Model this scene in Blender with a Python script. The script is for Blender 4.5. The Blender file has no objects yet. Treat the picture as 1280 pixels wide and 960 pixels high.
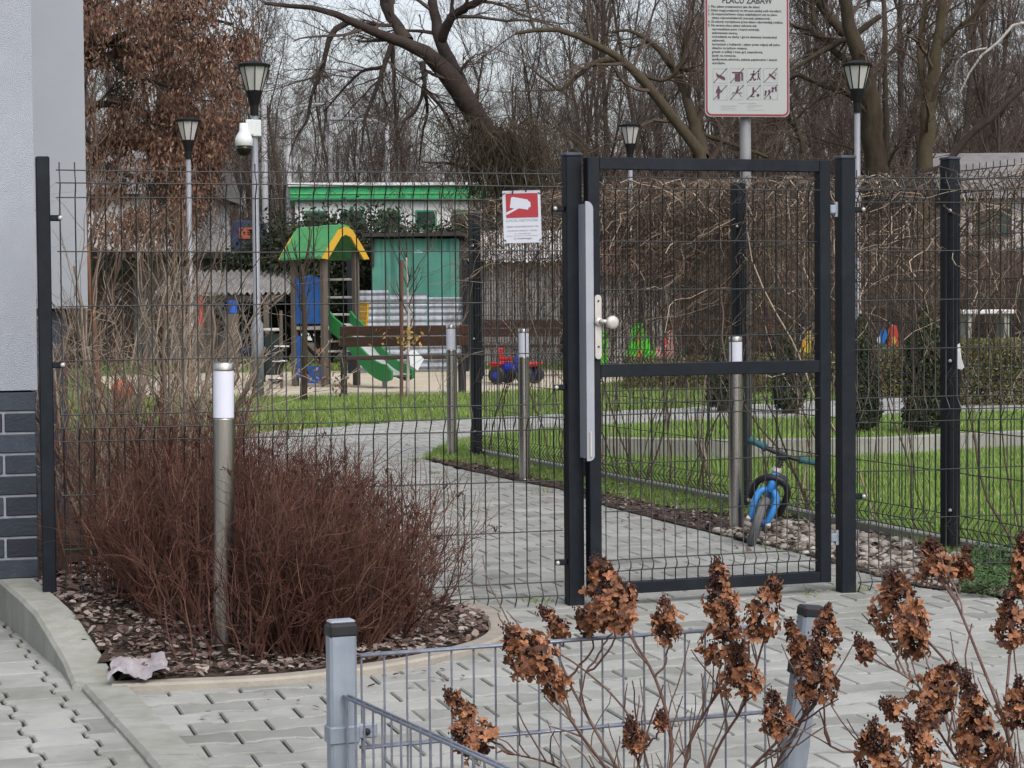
import bpy, math, random
import numpy as np
from mathutils import Matrix, Vector

random.seed(7)
RNG = np.random.default_rng(11)
PI = math.pi
SC = bpy.context.scene
COL = SC.collection

# ------------------------------------------------------------------ camera
CAM_H, FPX, PITCH, ROLL = 1.22, 2700.0, math.atan(110 / 2700), 0.0083
_R0, _U0 = np.array([1, 0, 0.]), np.array([0, math.sin(PITCH), math.cos(PITCH)])
_F = np.array([0, math.cos(PITCH), -math.sin(PITCH)])
_R = math.cos(ROLL) * _R0 - math.sin(ROLL) * _U0
_U = math.cos(ROLL) * _U0 + math.sin(ROLL) * _R0
CAM = np.array([0, 0, CAM_H])

def ray(px, py):
    return _F + _R * ((px - 640) / FPX) + _U * ((480 - py) / FPX)

def P(px, py, D):
    """point at distance y = D that the survey photo shows at px, py"""
    r = ray(px, py)
    return CAM + r * (D / r[1])

def G(px, py, z=0.0):
    """point of the level z that the survey photo shows at px, py"""
    r = ray(px, py)
    return CAM + r * ((z - CAM_H) / r[2])

def GX(px, D):
    """ground point at column px and distance D"""
    p = P(px, 370, D)
    return np.array([p[0], D, 0.0])

def cam_setup():
    cd = bpy.data.cameras.new('camera')
    co = bpy.data.objects.new('camera', cd)
    COL.objects.link(co)
    m = Matrix(((_R[0], _U[0], -_F[0], 0), (_R[1], _U[1], -_F[1], 0), (_R[2], _U[2], -_F[2], CAM_H), (0, 0, 0, 1)))
    co.matrix_world = m
    cd.sensor_fit = 'HORIZONTAL'
    cd.angle = 2 * math.atan(640 / FPX)
    cd.clip_start, cd.clip_end = 0.1, 2000
    SC.camera = co
cam_setup()

# ------------------------------------------------------------------ colour / materials
def lin(c):
    c = c / 255.0
    return c / 12.92 if c <= 0.04045 else ((c + 0.055) / 1.055) ** 2.4

def S(r, g, b):
    return (lin(r), lin(g), lin(b), 1)

MATS = {}
def M(name, c1, c2=None, scale=8.0, rough=0.7, metal=0.0, bump=0.0, bscale=40.0, tint=None, spec=0.4, alpha=1.0, stretch=None, detail=4.0, c3=None, trans=0.0, streak=None, stain=None):
    """procedural material: two noise mixed colours, optional mix by the mesh attribute 'tint' towards colour `tint`"""
    if name in MATS:
        return MATS[name]
    m = bpy.data.materials.new(name)
    m.use_nodes = True
    nt = m.node_tree
    b = nt.nodes['Principled BSDF']
    N, L = nt.nodes.new, nt.links.new
    tc = N('ShaderNodeTexCoord')
    vec = tc.outputs['Object']
    if stretch:
        mp = N('ShaderNodeMapping'); mp.inputs['Scale'].default_value = stretch
        L(vec, mp.inputs['Vector']); vec = mp.outputs['Vector']
    nz = N('ShaderNodeTexNoise'); nz.inputs['Scale'].default_value = scale; nz.inputs['Detail'].default_value = detail
    nz.inputs['Roughness'].default_value = 0.62
    L(vec, nz.inputs['Vector'])
    rp = N('ShaderNodeValToRGB')
    rp.color_ramp.elements[0].position = 0.32; rp.color_ramp.elements[1].position = 0.68
    rp.color_ramp.elements[0].color = c1; rp.color_ramp.elements[1].color = c2 or tuple(min(1, v * 1.25) for v in c1[:3]) + (1,)
    if c3:
        e = rp.color_ramp.elements.new(0.5); e.color = c3
    L(nz.outputs['Fac'], rp.inputs['Fac'])
    out = rp.outputs['Color']
    if streak:
        mp2 = N('ShaderNodeMapping'); mp2.inputs['Scale'].default_value = (9, 9, 0.5)
        L(tc.outputs['Object'], mp2.inputs['Vector'])
        n3 = N('ShaderNodeTexNoise'); n3.inputs['Scale'].default_value = 1.6; n3.inputs['Detail'].default_value = 5
        L(mp2.outputs['Vector'], n3.inputs['Vector'])
        r3 = N('ShaderNodeMapRange'); r3.inputs['From Min'].default_value = 0.45; r3.inputs['From Max'].default_value = 0.8
        L(n3.outputs['Fac'], r3.inputs['Value'])
        mx2 = N('ShaderNodeMixRGB'); L(r3.outputs['Result'], mx2.inputs['Fac']); L(out, mx2.inputs['Color1'])
        mx2.inputs['Color2'].default_value = streak
        out = mx2.outputs['Color']
    if stain:
        n4 = N('ShaderNodeTexNoise'); n4.inputs['Scale'].default_value = stain[1]; n4.inputs['Detail'].default_value = 8; n4.inputs['Roughness'].default_value = .7
        L(tc.outputs['Object'], n4.inputs['Vector'])
        r4 = N('ShaderNodeMapRange'); r4.inputs['From Min'].default_value = 0.48; r4.inputs['From Max'].default_value = 0.72; r4.inputs['To Max'].default_value = stain[2]
        L(n4.outputs['Fac'], r4.inputs['Value'])
        mx4 = N('ShaderNodeMixRGB'); L(r4.outputs['Result'], mx4.inputs['Fac']); L(out, mx4.inputs['Color1']); mx4.inputs['Color2'].default_value = stain[0]
        out = mx4.outputs['Color']
    if tint:
        at = N('ShaderNodeAttribute'); at.attribute_name = 'tint'
        mx = N('ShaderNodeMixRGB'); mx.inputs['Color2'].default_value = tint
        L(at.outputs['Fac'], mx.inputs['Fac']); L(out, mx.inputs['Color1'])
        out = mx.outputs['Color']
    L(out, b.inputs['Base Color'])
    b.inputs['Roughness'].default_value = rough
    b.inputs['Metallic'].default_value = metal
    b.inputs['Specular IOR Level'].default_value = spec
    if alpha < 1: b.inputs['Alpha'].default_value = alpha
    if trans:
        b.inputs['Transmission Weight'].default_value = trans
    if bump:
        n2 = N('ShaderNodeTexNoise'); n2.inputs['Scale'].default_value = bscale; n2.inputs['Detail'].default_value = 5
        L(vec, n2.inputs['Vector'])
        bp = N('ShaderNodeBump'); bp.inputs['Strength'].default_value = bump; bp.inputs['Distance'].default_value = 0.02
        L(n2.outputs['Fac'], bp.inputs['Height']); L(bp.outputs['Normal'], b.inputs['Normal'])
    MATS[name] = m
    return m

# ------------------------------------------------------------------ mesh builder
class MB:
    def __init__(self):
        self.v, self.t, self.lv, self.ln, self.n = [], [], [], [], 0
    def add(self, verts, faces, tint=0.0):
        verts = np.asarray(verts, float)
        k = len(verts)
        self.v.append(verts)
        self.t.append(np.full(k, tint) if np.isscalar(tint) else np.asarray(tint, float))
        if isinstance(faces, np.ndarray):
            self.lv.append((faces + self.n).ravel()); self.ln.append(np.full(len(faces), faces.shape[1]))
        else:
            for f in faces:
                self.lv.append(np.asarray(f) + self.n); self.ln.append(np.array([len(f)]))
        self.n += k
        return self
    def box(self, c, s, rot=None, tint=0.0, bevel=0.0):
        x, y, z = s[0] / 2, s[1] / 2, s[2] / 2
        if bevel:
            b = min(bevel, x * .9, y * .9, z * .9)
            pts = []
            for sx in (-1, 1):
                for sy in (-1, 1):
                    for sz in (-1, 1):
                        pts += [(sx * x, sy * (y - b), sz * (z - b)), (sx * (x - b), sy * y, sz * (z - b)), (sx * (x - b), sy * (y - b), sz * z)]
            v = np.array(pts)
            I = lambda sx, sy, sz, a: ((sx > 0) * 4 + (sy > 0) * 2 + (sz > 0)) * 3 + a
            F = []
            for s1 in (-1, 1):
                F.append([I(s1, -1, -1, 0), I(s1, 1, -1, 0), I(s1, 1, 1, 0), I(s1, -1, 1, 0)])
                F.append([I(-1, s1, -1, 1), I(1, s1, -1, 1), I(1, s1, 1, 1), I(-1, s1, 1, 1)])
                F.append([I(-1, -1, s1, 2), I(1, -1, s1, 2), I(1, 1, s1, 2), I(-1, 1, s1, 2)])
                for s2 in (-1, 1):
                    F.append([I(s1, s2, -1, 0), I(s1, s2, 1, 0), I(s1, s2, 1, 1), I(s1, s2, -1, 1)])
                    F.append([I(s1, -1, s2, 0), I(s1, 1, s2, 0), I(s1, 1, s2, 2), I(s1, -1, s2, 2)])
                    F.append([I(-1, s1, s2, 1), I(1, s1, s2, 1), I(1, s1, s2, 2), I(-1, s1, s2, 2)])
                    for s3 in (-1, 1):
                        F.append([I(s1, s2, s3, 0), I(s1, s2, s3, 1), I(s1, s2, s3, 2)])
            # consistent outward winding
            FF = []
            for f in F:
                p = v[f]; nrm = np.cross(p[1] - p[0], p[2] - p[0])
                FF.append(f if np.dot(nrm, p.mean(0)) > 0 else f[::-1])
            F = FF
        else:
            v = np.array([(-x, -y, -z), (x, -y, -z), (x, y, -z), (-x, y, -z), (-x, -y, z), (x, -y, z), (x, y, z), (-x, y, z)])
            F = [[0, 3, 2, 1], [4, 5, 6, 7], [0, 1, 5, 4], [1, 2, 6, 5], [2, 3, 7, 6], [3, 0, 4, 7]]
        if rot is not None:
            v = v @ np.array(rot).T
        return self.add(v + np.asarray(c), F, tint)
    def tubes(self, Pn, Rn, k=3, tint=0.0, cap=False):
        """Pn (m, n, 3) polylines, Rn (m, n) radii"""
        Pn = np.asarray(Pn, float); m, n, _ = Pn.shape
        Rn = np.broadcast_to(np.asarray(Rn, float), (m, n))
        T = np.gradient(Pn, axis=1)
        T /= np.linalg.norm(T, axis=2, keepdims=True) + 1e-9
        mean = np.abs(T.mean(axis=1))
        ref = np.zeros((m, 1, 3)); ref[np.arange(m), 0, np.argmin(mean, axis=1)] = 1
        A = np.cross(T, ref); A /= np.linalg.norm(A, axis=2, keepdims=True) + 1e-9
        B = np.cross(T, A)
        th = np.arange(k) * 2 * PI / k + (PI / 4 if k == 4 else 0)
        V = Pn[:, :, None, :] + Rn[:, :, None, None] * (A[:, :, None, :] * np.cos(th)[None, None, :, None] + B[:, :, None, :] * np.sin(th)[None, None, :, None])
        idx = np.arange(m * n * k).reshape(m, n, k)
        a = idx[:, :-1, :]; b = np.roll(a, -1, axis=2); d = idx[:, 1:, :]; c = np.roll(d, -1, axis=2)
        F = np.stack([a, d, c, b], axis=-1).reshape(-1, 4)
        t = tint if np.isscalar(tint) else np.repeat(np.asarray(tint), n * k)
        base = self.n
        self.add(V.reshape(-1, 3), F, t)
        if cap:
            for e, rev in ((0, False), (n - 1, True)):
                for i in range(m):
                    f = idx[i, e, :]
                    self.lv.append((f[::-1] if rev else f) + base); self.ln.append(np.array([k]))
        return self
    def tube(self, pts, r, k=8, tint=0.0, cap=True):
        pts = np.asarray(pts, float)
        return self.tubes(pts[None], np.broadcast_to(np.asarray(r, float), (len(pts),))[None], k, tint, cap)
    def lathe(self, prof, k=16, c=(0, 0, 0), axis=None, tint=0.0):
        """profile [(r, z)...] around z"""
        th = np.arange(k) * 2 * PI / k
        V = np.array([[(r * math.cos(a), r * math.sin(a), z) for a in th] for r, z in prof]).reshape(-1, 3)
        if axis is not None:
            V = V @ np.array(axis).T
        n = len(prof)
        idx = np.arange(n * k).reshape(n, k)
        F = []
        for i in range(n - 1):
            for j in range(k):
                F.append([idx[i, j], idx[i, (j + 1) % k], idx[i + 1, (j + 1) % k], idx[i + 1, j]])
        if prof[0][0] > 1e-6: F.append(list(idx[0][::-1]))
        if prof[-1][0] > 1e-6: F.append(list(idx[-1]))
        return self.add(V + np.asarray(c), F, tint)
    def prism(self, poly, z0, z1, tint=0.0):
        n = len(poly)
        poly = np.asarray(poly, float)[:, :2]
        if sum(poly[i][0] * poly[(i + 1) % n][1] - poly[(i + 1) % n][0] * poly[i][1] for i in range(n)) < 0:
            poly = poly[::-1]
        v = [(p[0], p[1], z0) for p in poly] + [(p[0], p[1], z1) for p in poly]
        F = [list(range(n))[::-1], list(range(n, 2 * n))] + [[i, (i + 1) % n, n + (i + 1) % n, n + i] for i in range(n)]
        return self.add(v, F, tint)
    def xform(self, m):
        m = np.array(m)
        self.v = [v @ m[:3, :3].T + m[:3, 3] for v in self.v]
        return self
    def build(self, name, mat, parent=None, origin=None, smooth=False):
        me = bpy.data.meshes.new(name)
        V = np.concatenate(self.v)
        if origin is not None:
            V = V - np.asarray(origin)
        lv = np.concatenate(self.lv).astype(np.int32); ln = np.concatenate(self.ln).astype(np.int32)
        me.vertices.add(len(V)); me.vertices.foreach_set('co', V.astype(np.float32).ravel())
        me.loops.add(len(lv)); me.loops.foreach_set('vertex_index', lv)
        me.polygons.add(len(ln)); me.polygons.foreach_set('loop_start', np.concatenate([[0], np.cumsum(ln)[:-1]]).astype(np.int32))
        try:
            me.polygons.foreach_set('loop_total', ln)
        except Exception:
            pass
        a = me.attributes.new('tint', 'FLOAT', 'POINT')
        a.data.foreach_set('value', np.concatenate(self.t).astype(np.float32))
        me.polygons.foreach_set('use_smooth', np.full(len(ln), bool(smooth)))
        me.update(calc_edges=True); me.validate()
        me.materials.append(mat)
        o = bpy.data.objects.new(name, me)
        COL.objects.link(o)
        if parent is not None:
            o.parent = parent
        return o

def thing(name, label, cat, loc=(0, 0, 0), rotz=0.0, group=None, rot=None):
    o = bpy.data.objects.new(name, None)
    COL.objects.link(o)
    o.empty_display_size = 0.1
    o.location = tuple(float(v) for v in loc)
    o.rotation_euler = rot if rot is not None else (0, 0, rotz)
    o['label'] = label; o['category'] = cat
    if group: o['group'] = group
    return o

def tag(o, label, cat, group=None):
    o['label'] = label; o['category'] = cat
    if group: o['group'] = group
    return o

def struct(o, kind='structure', label=None):
    o['kind'] = kind
    if label: o['label'] = label
    return o

def dup(root, loc=None, rotz=None, scale=None, label=None, group=None):
    r = root.copy(); COL.objects.link(r)
    if loc is not None: r.location = tuple(float(v) for v in loc)
    if rotz is not None: r.rotation_euler = (0, 0, rotz)
    if scale is not None: r.scale = (scale, scale, scale) if np.isscalar(scale) else scale
    if label: r['label'] = label
    if group: r['group'] = group
    for ch in list(root.children):
        c = ch.copy(); COL.objects.link(c); c.parent = r
        for g in ch.children:
            d = g.copy(); COL.objects.link(d); d.parent = c
    return r

def rz(a):
    c, s = math.cos(a), math.sin(a)
    return np.array([[c, -s, 0], [s, c, 0], [0, 0, 1]])
def rx(a):
    c, s = math.cos(a), math.sin(a)
    return np.array([[1, 0, 0], [0, c, -s], [0, s, c]])
def ry(a):
    c, s = math.cos(a), math.sin(a)
    return np.array([[c, 0, s], [0, 1, 0], [-s, 0, c]])

def inside(poly, X, Y):
    poly = np.asarray(poly)[:, :2]
    r = np.zeros(len(X), bool)
    j = len(poly) - 1
    for i in range(len(poly)):
        xi, yi = poly[i]; xj, yj = poly[j]
        c = ((yi > Y) != (yj > Y)) & (X < (xj - xi) * (Y - yi) / (yj - yi + 1e-12) + xi)
        r ^= c
        j = i
    return r

def unit(v):
    return v / (np.linalg.norm(v, axis=-1, keepdims=True) + 1e-9)

def grow(P0, D0, L, R0, n=5, wob=0.15, grav=0.0, taper=0.35, rng=RNG):
    m = len(P0)
    pts = np.zeros((m, n, 3)); pts[:, 0] = P0
    d = unit(np.asarray(D0, float))
    L = np.broadcast_to(L, (m,)); R0 = np.broadcast_to(R0, (m,))
    for i in range(1, n):
        d = d + rng.normal(0, wob, (m, 3)); d[:, 2] += grav
        d = unit(d)
        pts[:, i] = pts[:, i - 1] + d * (L / (n - 1))[:, None]
    rad = R0[:, None] * np.linspace(1, taper, n)[None]
    return pts, rad

def sprout(pts, rad, cnt, ang=(0.5, 1.0), tmin=0.25, tmax=1.0, rng=RNG):
    """cnt starting points on each polyline: (P0, D0, r at that place)"""
    m, n, _ = pts.shape
    t = rng.uniform(tmin, tmax, (m, cnt)) * (n - 1)
    i = np.minimum(t.astype(int), n - 2); f = t - i
    ar = np.arange(m)[:, None]
    p0, p1 = pts[ar, i], pts[ar, i + 1]
    P0 = p0 + (p1 - p0) * f[..., None]
    T = unit(p1 - p0)
    rr = rad[ar, i] * (1 - f) + rad[ar, i + 1] * f
    q = rng.normal(0, 1, T.shape)
    q = unit(q - (q * T).sum(-1, keepdims=True) * T)
    a = rng.uniform(ang[0], ang[1], (m, cnt))[..., None]
    D = T * np.cos(a) + q * np.sin(a)
    return P0.reshape(-1, 3), D.reshape(-1, 3), rr.reshape(-1)

def resample(pts, n):
    pts = np.asarray(pts, float)
    s = np.concatenate([[0], np.cumsum(np.linalg.norm(np.diff(pts, axis=0), axis=1))])
    u = np.linspace(0, s[-1], n)
    return np.stack([np.interp(u, s, pts[:, k]) for k in range(pts.shape[1])], 1)

def smooth(pts, n):
    """Catmull-Rom through the points"""
    pts = np.asarray(pts, float)
    q = np.concatenate([[2 * pts[0] - pts[1]], pts, [2 * pts[-1] - pts[-2]]])
    out = []
    for i in range(1, len(q) - 2):
        for t in np.linspace(0, 1, 8, endpoint=False):
            a, b, c, d = q[i - 1], q[i], q[i + 1], q[i + 2]
            out.append(0.5 * ((2 * b) + (-a + c) * t + (2 * a - 5 * b + 4 * c - d) * t * t + (-a + 3 * b - 3 * c + d) * t ** 3))
    out.append(pts[-1])
    return resample(np.array(out), n)

def text_mb(mb, s, size, x, y, align='LEFT', bold=0.0, width=None, rotz_=0.0):
    """letters of s as flat faces in the x-z plane facing -y, baseline at (x, z=y)"""
    cu = bpy.data.curves.new('lettering', 'FONT')
    cu.body = s; cu.size = size; cu.align_x = align; cu.offset = bold; cu.resolution_u = 2
    ob = bpy.data.objects.new('lettering', cu); COL.objects.link(ob)
    dg = bpy.context.evaluated_depsgraph_get()
    me = bpy.data.meshes.new_from_object(ob.evaluated_get(dg))
    v = np.array([w.co[:] for w in me.vertices])
    if len(v):
        F = [list(p.vertices) for p in me.polygons]
        if width:
            w = v[:, 0].max() - v[:, 0].min()
            v[:, 0] *= width / w
        c, s_ = math.cos(rotz_), math.sin(rotz_)
        vx, vy = v[:, 0] * c - v[:, 1] * s_, v[:, 0] * s_ + v[:, 1] * c
        mb.add(np.stack([vx + x, np.zeros(len(v)), vy + y], 1), F)
    bpy.data.objects.remove(ob); bpy.data.meshes.remove(me); bpy.data.curves.remove(cu)

# ------------------------------------------------------------------ material set
m_anth = M('anthracite_paint', S(14, 19, 27), S(20, 26, 34), 30, 0.5, bump=0.04, bscale=300, spec=0.22, stain=(S(40, 45, 50), 6, .5))
m_anth_wire = M('anthracite_wire', S(13, 17, 19), S(24, 28, 28), 20, 0.38, spec=0.6)
m_galv = M('galvanised_steel', (.24, .28, .34, 1), (.32, .36, .42, 1), 14, 0.5, metal=0.25, bump=0.03, bscale=120, streak=(.17, .20, .24, 1))
m_galv_wire = M('galvanised_wire', (.20, .22, .28, 1), (.30, .32, .38, 1), 40, 0.42, metal=0.5)
m_black = M('black_plastic', (.012, .012, .016, 1), (.02, .02, .024, 1), 30, 0.5)
m_steel = M('brushed_steel', (.50, .475, .45, 1), (.60, .57, .545, 1), 3, 0.27, metal=1.0, stretch=(40, 40, .6), streak=(.28, .25, .22, 1))
m_lockplate = M('lock_cover_metal', (.28, .295, .34, 1), (.33, .345, .385, 1), 6, 0.5, metal=0.1)
m_alu = M('satin_aluminium', (.46, .435, .41, 1), (.54, .515, .49, 1), 20, 0.4, metal=0.3)
m_opal = M('opal_plastic', (.60, .62, .72, 1), (.64, .66, .745, 1), 6, 0.35)
m_render = M('white_wall_render', (.335, .36, .41, 1), (.375, .40, .445, 1), 3, 0.9, bump=0.5, bscale=260, stain=((.27, .28, .30, 1), .8, .45))
m_render2 = M('grey_wall_render', (.325, .35, .385, 1), (.355, .375, .41, 1), 1.2, 0.9, bump=0.1, bscale=200)
m_brick = M('slate_brick', S(42, 50, 62), S(64, 72, 84), 9, 0.55, bump=0.15, bscale=80, tint=S(32, 38, 48))
m_mortar = M('pale_mortar', S(128, 132, 140), S(150, 153, 160), 30, 0.95)
m_concrete = M('kerb_concrete', (.27, .275, .255, 1), (.37, .37, .34, 1), 7, 0.9, bump=0.25, bscale=120, streak=(.23, .235, .195, 1), stain=((.13, .135, .095, 1), 3.5, .65))
m_edging = M('edging_concrete', (.27, .245, .21, 1), (.35, .315, .27, 1), 9, 0.9, bump=0.2, bscale=120)
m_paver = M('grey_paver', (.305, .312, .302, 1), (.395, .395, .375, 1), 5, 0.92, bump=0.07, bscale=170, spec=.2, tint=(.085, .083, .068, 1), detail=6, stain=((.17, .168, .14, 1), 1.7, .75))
m_joint = M('joint_sand', (.014, .014, .011, 1), (.04, .038, .026, 1), 60, 1.0, bump=0.3, bscale=200)
m_soil = M('mulch_soil', (.030, .020, .015, 1), (.075, .05, .038, 1), 18, 1.0, bump=0.8, bscale=60)
m_chip = M('bark_chip', (.06, .032, .024, 1), (.12, .07, .055, 1), 40, 0.9, tint=(.36, .31, .28, 1))
m_stone = M('pebble', (.14, .105, .082, 1), (.25, .21, .175, 1), 20, 0.85, tint=(.46, .43, .39, 1), bump=0.1)
m_lawn = M('lawn_soil', (.06, .11, .018, 1), (.12, .19, .035, 1), 2.5, 1.0, bump=0.6, bscale=40, c3=(.085, .145, .024, 1))
m_ground = M('rough_ground', (.06, .055, .035, 1), (.11, .10, .06, 1), 0.6, 1.0, bump=0.6, bscale=12)
m_grass = M('grass_blade', (.09, .17, .028, 1), (.18, .275, .056, 1), 1.4, 0.75, tint=(.33, .30, .14, 1))
m_sand = M('play_sand', (.40, .345, .255, 1), (.50, .44, .34, 1), 1.6, 1.0, bump=0.3, bscale=30)
m_farpath = M('far_path_concrete', (.40, .40, .395, 1), (.48, .48, .47, 1), 1.5, 0.95)
m_red_twig = M('red_brown_twig', (.028, .0078, .0055, 1), (.078, .0235, .0155, 1), 6, 0.75, tint=(.19, .10, .068, 1))
m_grey_twig = M('grey_brown_twig', (.075, .050, .037, 1), (.165, .12, .09, 1), 5, 0.8, tint=(.36, .30, .235, 1))
m_orange_bark = M('orange_bark', (.14, .065, .035, 1), (.22, .11, .065, 1), 9, 0.85)
m_hstem = M('hydrangea_stem', (.075, .03, .025, 1), (.14, .065, .05, 1), 20, 0.6, tint=(.22, .17, .14, 1))
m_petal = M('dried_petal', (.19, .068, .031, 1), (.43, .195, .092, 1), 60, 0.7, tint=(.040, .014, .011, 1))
m_seed = M('dried_seed', (.035, .014, .011, 1), (.07, .028, .02, 1), 60, 0.8)
m_vine = M('dry_vine', (.045, .027, .021, 1), (.105, .064, .047, 1), 4, 0.85, tint=(.50, .40, .30, 1))
m_bark = M('tree_bark', (.026, .018, .014, 1), (.060, .043, .031, 1), 3, 0.95, bump=0.6, bscale=14, tint=(.085, .07, .035, 1), stretch=(3, 3, 1))
m_bark_dark = M('wet_bark', (.018, .012, .011, 1), (.045, .032, .027, 1), 3, 0.95, bump=0.4, bscale=14)
m_twig_far = M('wood_twig', (.040, .029, .025, 1), (.088, .066, .056, 1), 0.8, 0.9, tint=(.125, .078, .055, 1))
m_leaf_brown = M('dead_leaf', (.085, .040, .027, 1), (.165, .082, .055, 1), 3, 0.8, tint=(.28, .17, .115, 1))
m_evergreen = M('evergreen_leaf', (.010, .018, .009, 1), (.028, .045, .018, 1), 4, 0.7, tint=(.06, .03, .022, 1))
m_cypress = M('cypress_leaf', (.014, .026, .012, 1), (.035, .055, .02, 1), 6, 0.8, tint=(.10, .075, .03, 1))
m_hedge = M('hedge_leaf', (.085, .085, .03, 1), (.17, .155, .06, 1), 4, 0.8, tint=(.2, .14, .07, 1))
m_ivy = M('ground_ivy', (.03, .07, .018, 1), (.06, .12, .03, 1), 20, 0.6)

# ------------------------------------------------------------------ world and light
def world():
    w = bpy.data.worlds.new('World'); SC.world = w; w.use_nodes = True
    nt = w.node_tree; bg = nt.nodes['Background']
    sky = nt.nodes.new('ShaderNodeTexSky'); sky.sky_type = 'NISHITA'; sky.sun_disc = False
    el, az = math.radians(48), math.radians(152)     # sun veiled, behind the camera and a little to the right
    sky.sun_elevation = el; sky.sun_rotation = az
    sky.air_density = 1.0; sky.dust_density = 4.0; sky.ozone_density = 1.5
    hs = nt.nodes.new('ShaderNodeHueSaturation'); hs.inputs['Saturation'].default_value = 0.38; hs.inputs['Value'].default_value = 1.62
    nt.links.new(sky.outputs['Color'], hs.inputs['Color'])
    nt.links.new(hs.outputs['Color'], bg.inputs['Color'])
    bg.inputs['Strength'].default_value = 0.15
    l = bpy.data.lights.new('sun', 'SUN'); l.energy = 0.75; l.angle = math.radians(25); l.color = (1, .955, .89)
    o = bpy.data.objects.new('sun', l); COL.objects.link(o)
    d = Vector((math.sin(az) * math.cos(el), math.cos(az) * math.cos(el), math.sin(el)))   # towards the sun
    o.rotation_euler = d.to_track_quat('Z', 'Y').to_euler()
    o.location = (0, 0, 20)
world()
SC.view_settings.view_transform = 'Standard'; SC.view_settings.look = 'None'; SC.view_settings.exposure = 0
SC.render.engine = 'CYCLES'
SC.cycles.use_denoising = True
SC.cycles.max_bounces = 6; SC.cycles.transparent_max_bounces = 12
SC.cycles.caustics_reflective = SC.cycles.caustics_refractive = False

# ================================================================== SETTING
ALPHA = math.atan(0.279)                       # bearing of the near fence
UF = np.array([math.cos(ALPHA), math.sin(ALPHA), 0]); NF = np.array([-math.sin(ALPHA), math.cos(ALPHA), 0])
GL = np.array([0.24, 8.49, 0.0])               # gate post on the latch side
GR = GL + UF * 1.163
FA = np.array([-0.27, 16.34, 0.0]); FC = np.array([2.06, 10.15, 0.0])
UF2 = unit(FC - FA); F2LEN = float(np.linalg.norm(FC - FA)); ANG2 = math.atan2(UF2[1], UF2[0])

def sheet(name, poly, z, mat):
    mb = MB(); n = len(poly)
    p = np.asarray(poly, float)[:, :2]
    if sum(p[i][0] * p[(i + 1) % n][1] - p[(i + 1) % n][0] * p[i][1] for i in range(n)) < 0:
        p = p[::-1]
    mb.add([(q[0], q[1], z) for q in p], [list(range(n))])
    return struct(mb.build(name, mat))

sheet('ground', [(-900, -100), (900, -100), (900, 1500), (-900, 1500)], -0.05, m_ground)
lawn_poly = [(-14, 8.2), (12, 8.2), (20, 44), (-20, 44)]
sheet('lawn', lawn_poly, -0.016, m_lawn)

def gp(lst, z=0.0):
    return np.array([G(x, y, z) for x, y in lst])

bed_front = gp([(140, 861), (240, 857), (340, 852), (430, 842), (500, 831), (560, 818), (597, 806), (611, 793), (606, 779), (592, 768), (570, 761)])
path_left_edge = gp([(570, 761), (500, 728), (420, 690), (360, 650), (310, 615), (275, 580), (235, 549)])
path_far = gp([(235, 549), (300, 544), (400, 535), (500, 528), (600, 523), (720, 517), (900, 508), (1060, 500), (1300, 485)])
path_near_far = gp([(1300, 511), (1060, 520), (900, 524), (750, 531), (700, 535), (620, 543), (560, 553), (533, 565), (528, 573)])
strip_path = gp([(528, 573), (560, 582), (600, 592), (700, 612), (760, 634), (850, 657), (920, 674), (1000, 692), (1060, 711), (1150, 735), (1300, 752)])
foot = np.array([[5.5, 8.75, 0], [5.5, 3.4, 0], [-0.1, 3.4, 0]])
kerb_l = np.array([(-0.18, 3.4), (-0.975, 5.64), (-1.33, 6.64), (-1.72, 7.61), (-2.0, 8.3)])
kerb_r_near = np.array([[-0.18 + 0.15, 3.4, 0], [-0.825, 5.64, 0], [-1.185, 6.64, 0]])
pave_poly = np.concatenate([strip_path, foot, kerb_r_near[:], bed_front, path_left_edge, path_far, path_near_far])[:, :2]
strip_poly = np.concatenate([strip_path, gp([(1300, 708), (1187, 688), (1060, 655), (925, 637), (760, 597), (595, 570)])])[:, :2]
sheet('joint_bed', pave_poly, -0.010, m_joint)
sheet('stone_strip_soil', strip_poly, 0.007, m_soil)

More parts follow.
